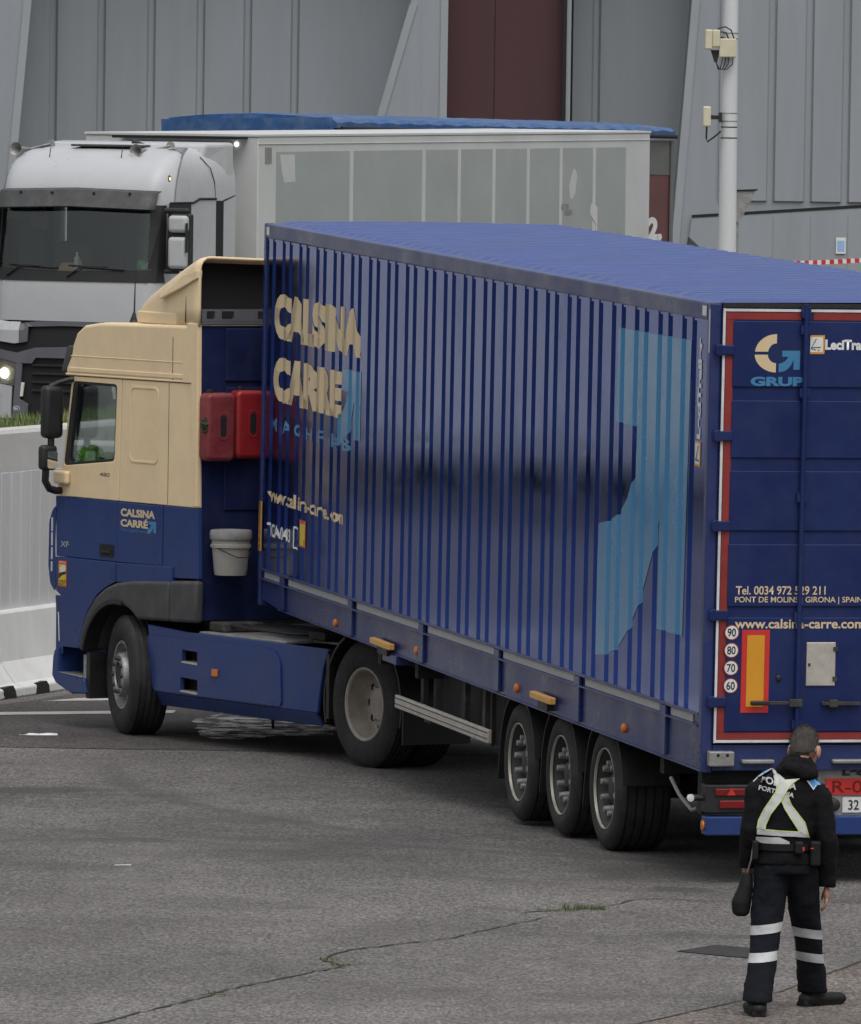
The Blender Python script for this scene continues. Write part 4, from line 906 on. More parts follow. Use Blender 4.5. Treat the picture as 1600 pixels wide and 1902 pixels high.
# ------------------------------------------------------------------ blue and beige tractor
CF = Vector((sin(-.5561), cos(-.5561), 0)); CO = Vector((-.5235, 66.2745, -.0824)); CK = 1.0165
CM = basis(CF) * CK
CT = thing('tractor_unit', 'blue and beige cab tractor unit pulling the blue box trailer', 'truck', CO, CM)
def incab(name, label, cat, p, group=None):             # a thing placed by cab coordinates, not a child of the cab
    return thing(name, label, cat, CO + CM @ Vector(p), CM, group)
CW = 2.49
WIN = rpoly([(4.835, 2.175), (4.688, 2.885), (3.945, 2.880), (3.978, 2.245)], .05)
WINI = rpoly([(4.745, 2.205), (4.625, 2.862), (3.965, 2.86), (3.995, 2.268)], .045)
def sides(fn):
    for (x, s) in ((0, 1), (CW, -1)): fn(x, s)
def xs(x, s, a, c): return (x + s * a, x + s * c) if s > 0 else (x + s * c, x + s * a)
def mkside(x, s):
    # door with two colours
    b = B(); b.plate([(3.905, 1.922), (4.957, 1.922), (4.845, 2.2), (4.70, 2.925), (3.868, 2.925)], [WIN], 'x', *xs(x, s, 0, .04))
    b.mi = 1
    b.prism([(3.914, 1.418), (4.935, 1.416), (4.957, 1.9185), (3.910, 1.9185)], 'x', *xs(x, s, .001, .04))
    b.prism([(3.905, 1.414), (4.93, 1.412), (4.905, 1.13), (4.80, 1.08), (4.78, .667), (4.497, .667), (4.44, .87), (4.375, .98), (4.22, 1.125), (4.06, 1.205), (3.905, 1.255)], 'x', *xs(x, s, -.016, .04))
    d = b.done('door', ['beige', 'cblue'], CT, bevel=.006)
    b = B(); b.plate(rpoly([(4.832, 2.178), (4.686, 2.882), (3.948, 2.877), (3.981, 2.248)], .05), [WINI], 'x', *xs(x, s, .006, .035)); b.done('window_frame', 'black', d, bevel=.003)
    b = B(); b.prism(WINI, 'x', *xs(x, s, .018, .022)); b.done('window_pane', 'glass', d)
    b = B(); b.prism(rrect(3.968, 4.196, 1.454, 1.556, .015), 'x', *xs(x, s, -.006, .0)); b.mi = 1; b.box(*xs(x, s, -.016, -.006), 4.0, 4.15, 1.485, 1.51); b.done('door_handle', ['gap', 'black'], d)
    # panels behind the door
    b = B(); b.prism([(2.605, 1.922), (3.895, 1.922), (3.858, 2.925), (2.63, 2.925)], 'x', *xs(x, s, 0, .04)); o = b.done('side_panel', 'beige', CT, bevel=.006)
    b = B(); b.box(*xs(x, s, -.0015, .0), 3.085, 3.091, 1.93, 2.92); b.done('panel_gap', 'crack', o)
    rr = rrect(3.252, 3.725, 2.25, 2.88, .06); ri = rrect(3.272, 3.705, 2.27, 2.86, .05)
    b = B(); b.plate([(u, v) for (u, v) in rr], [ri], 'x', *xs(x, s, -.006, .0)); b.done('panel_relief', 'beige', o, bevel=.005)
    b = B(); b.prism([(3.165, 1.42), (3.906, 1.418), (3.903, 1.915), (3.165, 1.915)], 'x', *xs(x, s, -.004, .04)); b.done('locker_hatch', 'cblue', CT, bevel=.006)
    b = B(); b.prism([(2.575, 1.345), (3.157, 1.33), (3.157, 1.918), (2.60, 1.918)], 'x', *xs(x, s, .001, .04)); b.prism([(2.98, 1.29), (3.895, 1.255), (3.897, 1.412), (2.98, 1.425)], 'x', *xs(x, s, -.014, .04)); b.done('lower_panel', 'cblue', CT, bevel=.006)
    # side fairing (beige edge behind the cab)
    b = B(); b.prism([(2.60, 1.93), (2.66, 1.93), (2.72, 2.93), (2.86, 2.93), (2.86, 3.25), (2.79, 3.42), (2.62, 3.42)], 'x', *xs(x, s, -.012, .03)); b.done('side_fairing', 'beige', CT, bevel=.008)
    # fender
    b = B()
    out = [(4.49, .667), (4.43, .86), (4.365, .97), (4.21, 1.115), (4.05, 1.197), (3.88, 1.247), (3.6, 1.28), (3.005, 1.308), (3.005, .976), (3.52, .965)]
    b.prism(out + arc(3.85, .52, .555, 118, 14, 14), 'x', *xs(x, s, -.035, .42))
    b.prism([(2.995, 1.31), (2.56, 1.333), (2.565, .988), (2.995, .976)], 'x', *xs(x, s, -.035, .05))
    f = b.done('fender', 'gplastic', CT, bevel=.03, seg=3, smooth=50)
    b = B(); b.prism(arc(3.85, .52, .60, 100, 14, 14) + arc(3.85, .52, .552, 14, 100, 14), 'x', *xs(x, s, -.05, .1)); b.done('fender_lip', 'black', f, bevel=.01)
    # front corner vane, lower vane, bumper, step
    hl = [rrect(4.99, 5.03, z0, z1, .006, 2) for (z0, z1) in ((1.62, 1.735), (1.50, 1.61), (1.385, 1.485), (1.285, 1.365))]
    b = B(); b.plate(rpoly([(4.94, 1.84), (5.0, 1.80), (5.055, 1.70), (5.062, 1.34), (5.03, 1.19), (4.95, 1.12), (4.93, 1.16), (4.955, 1.5)], .03), hl, 'x', *xs(x, s, -.004, .003)); b.done('corner_vane', 'cblue', CT, bevel=.002)
    b = B(); b.plate(rpoly([(4.93, 1.09), (4.915, .98), (4.91, .60), (4.79, .60), (4.79, 1.09)], .02), [[(4.895, .95), (4.868, .95), (4.85, .72), (4.872, .69)]], 'x', *xs(x, s, -.006, .001)); b.done('lower_vane', 'cblue', CT, bevel=.006)
    b = B()
    b.prism([(4.36, .30), (4.60, .285), (4.87, .36), (4.935, .42), (4.92, .575), (4.895, .635), (4.83, .66), (4.83, .445), (4.46, .425), (4.40, .42)], 'x', *xs(x, s, -.03, .30)); b.done('bumper', 'cblue', CT, bevel=.012)
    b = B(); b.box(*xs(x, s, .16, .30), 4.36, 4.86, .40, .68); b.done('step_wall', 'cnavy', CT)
    b = B(); b.prism([(4.45, .427), (4.84, .447), (4.84, .455), (4.45, .437)], 'x', *xs(x, s, -.025, .16)); b.prism([(4.40, .42), (4.45, .42), (4.45, .62), (4.40, .62)], 'x', *xs(x, s, .0, .16)); b.done('step', 'alu2', CT, bevel=.004, sep=True)
    b = B(); b.box(*xs(x, s, .0, .3), 4.34, 4.40, .26, .64); b.done('wheel_well_flap', 'black', CT)
    # skirt with steps
    h1 = [(2.553, .652), (2.80, .66), (2.80, .762), (2.553, .755)]; h2 = [(2.547, .412), (2.82, .42), (2.82, .535), (2.547, .527)]
    b = B(); b.plate([(3.393, .935), (2.78, .907), (.515, .903), (.60, .74), (.655, .52), (.68, .385), (3.255, .385)], [h1, h2], 'x', *xs(x, s, 0, .03))
    b.loft([[(x + s * a, y, z) for (a, z) in ((0, .384), (.03, .384), (.09, .285), (.06, .275))] for y in (.70, 3.24)])
    sk = b.done('side_skirt', 'cblue', CT, bevel=.008)
    b = B(); b.plate(rpoly([(3.375, .85), (1.5, .855), (1.33, .835), (1.24, .75), (1.22, .40), (3.27, .40)], .05), [h1, h2], 'x', *xs(x, s, -.014, -.001)); b.done('skirt_relief', 'cblue', sk, bevel=.009, seg=3)
    b = B(); b.box(*xs(x, s, .10, .12), 2.4, 2.95, .38, .80); b.done('step_recess', 'gap', sk)
    b = B(); b.prism([(2.55, .648), (2.80, .655), (2.80, .668), (2.55, .661)], 'x', *xs(x, s, -.016, .12)); b.prism([(2.545, .408), (2.82, .416), (2.82, .43), (2.545, .422)], 'x', *xs(x, s, -.016, .12)); b.done('skirt_step', 'alu', sk, sep=True)
    b = B(); b.box(*xs(x, s, -.03, -.014), 2.21, 2.30, .575, .635); b.done('side_lamp', 'amber', sk, bevel=.006)
    # mirrors
    b = B(); b.box(*xs(x, s, -.24, -.055), 4.72, 4.835, 2.405, 2.845); m1 = b.done('mirror_housing', 'black', CT, bevel=.045, seg=4, smooth=60)
    b = B(); b.box(*xs(x, s, -.255, -.10), 4.74, 4.83, 2.14, 2.35); m2 = b.done('mirror_housing', 'black', CT, bevel=.035, seg=4, smooth=60)
    b = B(); b.prism(rrect(min(x - s * .205, x - s * .11), max(x - s * .205, x - s * .11), 2.155, 2.30, .02), 'y', 4.735, 4.7395); o = b.done('mirror_glass', 'mirror', m2)
    b = B(); b.tube([(x - s * .15, 4.78, 2.35), (x - s * .15, 4.78, 2.42)], .03); b.tube([(x + s * .01, 4.69, 2.90), (x - s * .03, 4.70, 2.895), (x - s * .10, 4.75, 2.87), (x - s * .16, 4.78, 2.83)], [.03, .022, .02, .03])
    b.tube([(x - s * .19, 4.79, 2.15), (x - s * .19, 4.80, 2.05), (x - s * .14, 4.82, 1.985), (x - s * .06, 4.85, 1.965), (x, 4.87, 1.965)], .032); b.done('mirror_arm', 'black', CT, smooth=60, sep=True)
    b = B(); b.box(*xs(x, s, -.05, .0), 4.70, 4.93, 2.02, 2.135); b.done('mirror_bracket', 'beige', CT, bevel=.025, seg=3)
sides(mkside)
def lfn(e, off=.0): return lambda u, v: (-off - e, u, v)
tdoor = [o for o in CT.children if o.name.startswith('locker_hatch')][0]
def ctext(s, bold, s0, s1, z0, z1, mat, off=.004, parent=None): return decal('lettering', fit(text_tris(s, bold), s0, s1, z0, z1), lfn(.001, off), mat, parent or tdoor)
ctext('CALSINA', .045, 3.850, 3.285, 1.80, 1.866, 'cream'); ctext('CARRÉ', .045, 3.850, 3.40, 1.715, 1.792, 'cream')
decal('arrow_emblem', fit(poly_bm([ARROW]), 3.405, 3.262, 1.672, 1.778), lfn(.0015, .004), 'cyan', tdoor); ctext('The logical way', .0, 3.848, 3.42, 1.672, 1.702, 'cyan')
cdoor = [o for o in CT.children if o.name.startswith('door')][0]
ctext('480', .01, 4.215, 4.05, 2.112, 2.145, 'gplastic', 0, cdoor); ctext('XF', .03, 4.862, 4.72, 1.498, 1.545, 'chrome', 0, cdoor)
sticker(CT, lambda u, v, e: (-.0165 - e, u, v), 4.865, 4.72, 1.165, 1.385)
# cab front, roof, rear
b = B(); wsc = rrect(.12, CW - .12, 2.03, 2.90, .08)
b.plate([(.03, .60), (CW - .03, .60), (CW - .03, 2.93), (.03, 2.93)], [wsc], 'y', -.04, 0)
fz = lambda z: 4.957 - max(0, z - 1.922) * .256 - max(0, 1.922 - z) * .04
for v in b.bm.verts: v.co.y += fz(v.co.z)
b.mi = 0
o = b.done('cab_front', ['cblue'], CT, bevel=.01)
b = B(); b.plate(wsc, [], 'y', -.015, -.010)
for v in b.bm.verts: v.co.y += fz(v.co.z)
b.done('windscreen', 'glass', o)
b = B(); b.prism([(4.80, 2.932), (4.805, 2.99), (4.72, 3.10), (4.695, 3.19), (4.63, 3.29), (4.50, 3.355), (4.2, 3.385), (2.66, 3.40), (2.66, 2.932)], 'x', -.004, CW + .004)
rf = b.done('roof', 'beige', CT, bevel=.11, seg=5, smooth=35)
b = B()
for x0, x1 in ((-.010, .004), (CW - .004, CW + .010)):
    b.box(x0, x1, 2.86, 4.745, 2.960, 3.0); b.box(x0, x1, 2.66, 4.80, 2.932, 2.95)
    b.box(x0 + .002, x1 - .002, 2.87, 4.72, 3.09, 3.10)
b.done('roof_trim', 'beige', rf, bevel=.006, sep=True)
b = B(); b.box(-.0055, CW + .0055, 3.025, 3.033, 2.94, 3.30); b.done('roof_seam', 'gap', rf)
b = B(); b.prism([(4.78, 2.98), (4.86, 2.95), (4.89, 2.97), (4.80, 3.17), (4.765, 3.18)], 'x', .0, CW); b.done('sun_visor', 'gplastic', CT, bevel=.012)
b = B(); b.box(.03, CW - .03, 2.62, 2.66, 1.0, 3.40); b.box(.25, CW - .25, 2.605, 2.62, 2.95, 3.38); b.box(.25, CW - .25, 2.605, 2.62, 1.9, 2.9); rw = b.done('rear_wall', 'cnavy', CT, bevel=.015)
b = B()
b.plate([(.02, 3.435), (CW - .02, 3.435), (CW - .02, 3.535), (.02, 3.535)], [rrect(.06, .14, 3.455, 3.52, .01), rrect(.20, .32, 3.455, 3.52, .01), rrect(.54, .9, 3.455, 3.52, .01), rrect(1.1, 1.9, 3.455, 3.52, .01)], 'y', 2.60, 2.63)
b.box(.02, CW - .02, 2.60, 2.66, 3.412, 3.432); b.done('vent_frame', 'gplastic2', rw)
b = B(); b.box(.06, CW - .06, 2.80, 2.84, 3.40, 3.90); b.done('deflector_shade_plate', 'gap', rw)  # black plate stands in for the shade inside the hollow deflector
# roof deflector shell
secs = [(2.61, .0, 3.955, .09), (2.74, .01, 3.94, .10), (2.95, .04, 3.885, .11), (3.2, .075, 3.81, .12), (3.45, .11, 3.73, .12), (3.7, .15, 3.65, .12), (3.9, .20, 3.57, .10), (4.02, .25, 3.50, .06), (4.08, .30, 3.44, .025)]
rings = []
for (sx, x0, zt, r) in secs:
    zb = 3.40 if sx > 2.75 else 3.40
    L_ = [(x0, zb), (x0, zb + (zt - r - zb) * .33), (x0, zb + (zt - r - zb) * .66), (x0, zt - r)] + [(x0 + r - r * cos(rad(a)), zt - r + r * sin(rad(a))) for a in (20, 45, 70, 90)] + [(.5 + .4 * x0, zt - .015), (CW / 2, zt - .03 + .0)]
    L_ = L_ + [(CW - p[0], p[1]) for p in L_[-2::-1]]
    rings.append([(p[0], sx, p[1]) for p in L_])
b = B(); b.loft(rings, closed=False)
df = b.done('roof_deflector', 'beige', CT, smooth=40)
md = df.modifiers.new('s', 'SOLIDIFY'); md.thickness = .022; md.offset = 0
for m_ in (1, -1):
    X = (lambda q: q) if m_ > 0 else (lambda q: CW - q)
    b = B()
    A_ = [(X(.035), 3.34, 3.60), (X(-.005), 2.92, 3.70), (X(-.035), 2.61, 3.785), (X(-.03), 2.61, 3.85), (X(.01), 2.92, 3.80), (X(.065), 3.34, 3.68)]
    b.loft([A_, [(p[0] + m_ * .05, p[1], p[2]) for p in A_]]); b.done('deflector_gill', 'beige', df, bevel=.004)
    b = B(); b.loft([[(X(.018), 2.72, z0), (X(.075), 3.45, z0), (X(.15), 3.88, z0), (X(.30), 4.08, z0), (X(.34), 4.08, z0), (X(.2), 3.8, z0), (X(.12), 3.45, z0), (X(.06), 2.72, z0)] for z0 in (3.395, 3.49)]); b.done('deflector_base', 'beige', df, bevel=.008)
    b = B(); b.tube([(X(.012 + .0), 2.86, 3.42), (X(.02), 2.86, 3.62), (X(.032), 2.87, 3.76), (X(.06), 2.88, 3.85)], .006, 6); b.done('deflector_seam', 'crack', df)
b = B(); b.loft([[(.28, 4.05, 3.395), (.33, 4.14, 3.395), (.33, 4.12, 3.46), (.28, 4.03, 3.48)], [(CW - .28, 4.05, 3.395), (CW - .33, 4.14, 3.395), (CW - .33, 4.12, 3.46), (CW - .28, 4.03, 3.48)]]); b.done('deflector_lip', 'beige', df, bevel=.01)
b = B(); b.tube([(.42, 4.42, 3.345), (.42, 4.42, 3.40), (.42, 4.41, 3.47), (.42, 4.40, 3.80)], [.05, .03, .008, .003], 8); b.done('antenna', 'black', CT)
# chassis, deck, fifth wheel, tanks
b = B()
for x in (.80, 1.55): b.box(x, x + .12, -1.0, 4.3, .72, .96)
b.box(.7, 1.8, 2.7, 4.6, .45, 1.15); b.box(.25, 2.2, 2.62, 2.9, .5, 1.0); b.box(.05, CW - .05, 2.9, 4.7, 1.28, 1.36); b.done('chassis_frame', 'dark', CT)
for x0 in (.10, CW - .65):
    b = B(); b.box(x0, x0 + .55, .95, 2.35, .30, .86); b.done('fuel_tank', 'grime', CT, bevel=.06)
b = B(); b.box(.04, CW - .04, 1.25, 2.62, .895, .92); b.box(.3, 2.2, .55, 1.25, .905, .925); b.done('catwalk', 'alu2', CT, bevel=.008)
b = B(); b.box(.55, 1.9, 1.7, 2.55, .925, .97); b.box(.25, .75, 1.0, 1.25, .93, 1.0); b.box(.12, .5, 2.35, 2.60, .925, 1.0); b.done('deck_box', 'grime', CT, bevel=.015, sep=True)
b = B(); random.seed(11)
for i in range(5):
    x = .18 + i * .12; b.tube([(x, 2.45, .98), (x + .04, 2.0, .97), (x + .12, 1.6, .955), (x + .3, 1.2, .97), (x + .5, .8, 1.0)], .014)
b.tube([(.9, 2.6, 1.9), (.95, 2.35, 1.2), (1.0, 2.1, 1.0), (1.1, 1.7, 1.35), (1.15, 1.35, 1.6)], .018); b.done('air_hose', 'black', CT, sep=True)
b = B(); b.prism([(.70, .35), (.9, -.40), (1.59, -.40), (1.79, .35), (1.6, .62), (.9, .62)], 'z', .98, 1.05); b.box(.75, 1.75, -.2, .3, .94, .98); b.done('fifth_wheel', 'grime', CT, bevel=.015)
for x0, x1 in ((.0, .62), (CW - .62, CW)):
    b = B(); b.prism(arc(0, .5, .57, -18, 62, 14) + arc(0, .5, .59, 62, -18, 14), 'x', x0, x1)
    b.prism(arc(0, .5, .57, 112, 195, 14) + arc(0, .5, .59, 195, 112, 14), 'x', x0, x1); b.box(x0, x1, -.62, -.60, .22, .5); b.box(x0 - .002, x0 + .05, .50, .545, .35, .86); b.done('mudguard', 'black', CT, smooth=50)
wheel(CT, (.0, 0, .5), .5, .29, .292, 'drive'); wheel(CT, (.33, 0, .5), .5, .28, .285, 'trailer', name='inner_wheel')
wheel(CT, (CW, 0, .5), .5, .29, .292, 'drive', flip=True); wheel(CT, (CW - .33, 0, .5), .5, .28, .285, 'trailer', flip=True, name='inner_wheel')
wheel(CT, (-.005, 3.84, .49), .495, .32, .285, 'steer', steer=rad(-15)); wheel(CT, (CW + .005, 3.84, .49), .495, .32, .285, 'steer', steer=rad(-15), flip=True)
b = B(); b.tube([(.3, 0, .5), (CW - .3, 0, .5)], .10, 14); b.ell((CW / 2, 0, .5), (.25, .22, .22)); b.tube([(.3, 3.84, .45), (CW - .3, 3.84, .45)], .06, 10); b.box(.7, 1.8, 3.0, 4.5, .22, .5); b.tube([(.5, 2.0, .26), (.6, 1.5, .24), (.62, 1.2, .22)], .02); b.tube([(.55, 2.3, .3), (.55, 2.28, .14)], .012); b.done('axle', 'dark', CT)
# interior
b = B(); b.prism([(4.90, 1.6), (4.88, 2.10), (4.60, 2.17), (4.42, 2.08), (4.42, 1.6)], 'x', .06, CW - .06); b.box(.06, CW - .06, 2.75, 4.7, 1.40, 1.44); b.done('dashboard', 'interior', CT, bevel=.03)
b = B(); b.box(.35, .85, 3.35, 3.85, 1.45, 1.95); b.box(.35, .85, 3.30, 3.42, 1.9, 2.6); b.box(1.65, 2.15, 3.35, 3.85, 1.45, 1.95); b.box(1.65, 2.15, 3.30, 3.42, 1.9, 2.6); b.done('seat', 'interior', CT, bevel=.05, sep=True)
b = B(); R0 = Vector((.60, 4.22, 2.18)); pts = [R0 + Vector((.23 * cos(t), .23 * sin(t) * .75, .23 * sin(t) * .66)) for t in [2 * pi * i / 24 for i in range(25)]]
b.tube(pts, .018, 8); b.tube([R0, R0 + Vector((0, .2, -.3))], .03); b.tube([R0 + Vector((-.22, 0, 0)), R0 + Vector((.22, 0, 0))], .015); b.done('steering_wheel', 'black', CT)
b = B(); b.box(.05, CW - .05, 2.68, 2.72, 1.4, 2.9); b.box(.05, CW - .05, 2.7, 4.6, 2.925, 2.93); b.done('cab_lining', 'interior2', CT)
for x0 in (.045, CW - .065):
    b = B(); b.box(x0, x0 + .02, 2.72, 4.68, 2.89, 2.96); b.done('door_seal', 'gap', CT)  # black strip added to block light leaking in above the doors
# loose things carried by the tractor
random.seed(5)
t = incab('safety_vest', 'crumpled lime green safety vest on the dashboard behind the beige cab door window', 'vest', (.20, 4.72, 2.20))
b = B(); b.ell((0, 0, .05), (.13, .10, .09), 16, 9); b.ell((.12, -.03, .03), (.10, .08, .06)); b.ell((-.06, -.12, .02), (.08, .09, .06)); b.done('vest_cloth', 'hivis', t, jit=.02)
def jerry(label, mat, p, tw=0):
    t = incab('jerrycan', label, 'jerrycan', p, 'red jerrycans on the cab back')
    b = B(); b.prism(rrect(-.135, .135, 0, .555, .05), 'y', -.075, .075)
    o = b.done('can_body', mat, t, bevel=.035, seg=4, smooth=50)
    b = B(); b.prism(rrect(-.01, .045, .20, .37, .026), 'y', -.0775, -.0755); b.done('grip_hole', 'gap', o)
    b = B(); b.prism(rrect(-.115, .115, .02, .535, .04), 'y', -.079, -.0755)
    for f in b.bm.faces: pass
    b.bm.free()
    b = B(); b.lathe([(0, .03), (.03, .03), (.035, 0)], (-.07, 0, .553), axis='z', seg=14); b.done('cap', 'black', t)
    b = B(); b.plate(rrect(-.028, .063, .17, .40, .044), [rrect(-.012, .047, .19, .38, .028)], 'y', -.079, -.0745); b.done('grip_rim', mat, o, bevel=.002)
    return t
jerry('dusty dull red jerrycan on the cab back, nearer the beige cab edge', 'jerry2', (.135, 2.54, 2.305)); jerry('bright red jerrycan on the cab back, nearer the blue trailer', 'jerry', (.415, 2.54, 2.325))
t = incab('bucket', 'dirty white lidded bucket hanging behind the cab below the jerrycans', 'bucket', (.215, 2.43, 1.385))
b = B(); b.lathe([(0, .0), (0, .128), (.03, .134), (.22, .152), (.225, .165), (.25, .165), (.255, .155), (.30, .157)], axis='z', seg=36); b.done('bucket_body', 'bucket', t, smooth=40)
b = B(); b.lathe([(.29, .168), (.30, .172), (.345, .172), (.365, .166), (.368, .153), (.352, .148), (.35, 0)], axis='z', seg=36); b.done('bucket_lid', 'lid', t, smooth=40)
b = B(); b.tube([(-.165, 0, .24), (-.13, -.11, .20), (-.04, -.175, .15), (.06, -.17, .15), (.14, -.10, .2), (.165, 0, .24)], .004, 6); b.done('wire_handle', 'gap', t)
t = incab('work_glove', 'small dark green rag hanging at the cab edge beside the jerrycans', 'rag', (.0, 2.50, 2.60))
b = B(); b.ell((0, 0, 0), (.03, .03, .06)); b.ell((.02, 0, .03), (.02, .02, .03)); b.done('rag_cloth', MAT('dark green rag', (.03, .045, .02), .85, var=.3, vscale=20), t, jit=.012)
# ------------------------------------------------------------------ white tractor, white trailer, blue-tarp trailer
HF = Vector((-.405, -.914, 0)); HM = basis(HF); HO = Vector((-2.32628, 110, 1.0)); HW_ = 2.49
HT = thing('tractor_unit', 'white tractor unit with lit headlamps, dark sun visor and roof horns', 'truck', HO, HM)
def inh(name, label, cat, p, group=None): return thing(name, label, cat, HO + HM @ Vector(p), HM, group)
def F(t, z):
    u = abs((t - HW_ / 2) / (HW_ / 2)); lean = 0 if z < 1.9 else (.14 * (min(z, 3.0) - 1.9))
    bump = 0 if z > 1.4 else .05
    return 3.06 + bump - .09 * u * u - .26 * max(0, (u - .8) / .2) ** 2 - lean
LV = [(.18, 0, 0), (.5, 0, 0), (.95, 0, 0), (1.48, 0, 0), (1.9, 0, 0), (2.03, 0, 0), (2.2, 0, 0), (2.6, 0, 0), (2.97, 0, 0), (3.05, .01, 0), (3.2, .04, .005), (3.35, .11, .015), (3.48, .22, .04), (3.58, .36, .08), (3.66, .55, .14), (3.72, .80, .22), (3.75, 1.1, .34)]
NF = 30
def plan(z, fi, si):
    pts = [(si, .72), (si, 1.4), (si, 2.1 - .0 * fi), (si, 2.58 - fi * .9)]
    for i in range(NF + 1):
        t = HW_ * i / NF; tt = min(max(t, si), HW_ - si)
        pts.append((tt, F(t, z) - fi))
    return pts + [(HW_ - p[0], p[1]) for p in pts[3::-1]]
b = B(); R = [[b.bm.verts.new((p[0], p[1], z)) for p in plan(z, fi, si)] for (z, fi, si) in LV]
n = len(R[0])
for i in range(len(R) - 1):
    z = LV[i][0]
    for k in range(n - 1):
        fr = 4 + 1 <= k < 4 + NF - 1
        if fr and 5 <= i < 8: continue                         # windscreen
        if k in (2, 3) or k in (n - 4, n - 3):
            if 6 <= i < 8 and k in (2, n - 4): continue          # side windows
        if fr and i < 3: continue                               # grille and bumper front are their own parts
        b.bm.faces.new((R[i][k], R[i][k + 1], R[i + 1][k + 1], R[i + 1][k]))
b.bm.faces.new(R[-1])
shell = b.done('cab_body', 'wpaint', HT, smooth=45)
def grid(name, t0, t1, z0, z1, off, mat, parent, nt_=24, nz=4):
    b = B(); b.loft([[(t0 + (t1 - t0) * i / nt_, F(t0 + (t1 - t0) * i / nt_, z0 + (z1 - z0) * j / nz) + off, z0 + (z1 - z0) * j / nz) for i in range(nt_ + 1)] for j in range(nz + 1)], closed=False)
    return b.done(name, mat, parent, smooth=45)
def fpatch(name, poly, off, mat, parent, thick=.02):
    ts = [p[0] for p in poly]; zs = [p[1] for p in poly]
    bm = cut(poly_bm([poly]), [.1 * i for i in range(1, 25) if min(ts) < .1 * i < max(ts)], [.15 * i for i in range(1, 25) if min(zs) < .15 * i < max(zs)])
    for v in bm.verts: v.co = Vector((v.co.x, F(v.co.x, v.co.y) + off, v.co.y))
    b = B(); b.bm.free(); b.bm = bm; o = b.done(name, mat, parent)
    if thick:
        m = o.modifiers.new('s', 'SOLIDIFY'); m.thickness = thick; m.offset = 0
    return o
grid('windscreen', HW_ / NF, HW_ - HW_ / NF, 2.03, 2.97, -.004, 'glassd', HT)
mir = lambda poly: [(HW_ - p[0], p[1]) for p in poly[::-1]]
# windscreen surround
o = fpatch('windscreen_surround', [(.03, 2.0), (HW_ - .03, 2.0), (HW_ - .05, 2.17), (2.0, 2.155), (1.245, 2.13), (.49, 2.155), (.05, 2.17)], .008, 'black', HT, .01)
fpatch('windscreen_surround', [(.03, 2.16), (.19, 2.18), (.21, 3.0), (.06, 3.0)], .008, 'black', HT, .01); fpatch('windscreen_surround', mir([(.03, 2.16), (.10, 2.18), (.12, 3.0), (.06, 3.0)]), .008, 'black', HT, .01)
for (ta, tb, zb) in ((2.2, 1.45, 2.17), (1.3, .5, 2.16)):
    b = B(); b.tube([(ta, F(ta, 2.06) + .03, 2.06), (ta - .2, F(ta - .2, 2.17) + .035, 2.19), (tb, F(tb, 2.16) + .03, zb)], .012, 6); b.tube([(ta - .02, F(ta, 2.2) + .03, 2.205), (tb + .25, F(tb, 2.19) + .03, 2.19)], .012, 6); b.done('wiper', 'gap', HT)
# visor
b = B(); T_ = [.10 + (HW_ - .20) * i / 24 for i in range(25)]
b.loft([[(t, F(t, 3.0) + d, z + .03 * (1 - abs(t - 1.245) / 1.1)) for t in T_] for (d, z) in ((.02, 3.185), (.10, 3.16), (.20, 2.945), (.18, 2.93))], closed=False)
v = b.done('sun_visor', 'gplastic', HT, smooth=30); m = v.modifiers.new('s', 'SOLIDIFY'); m.thickness = .012
b = B()
for t in (2.01, 1.54, .94, .44): b.lathe([(.145, .016), (.13, .02)], (t, F(t, 3.0) - .005, 3.145), axis='y', seg=10, capends=True)
b.done('visor_bolt', 'gap', v)
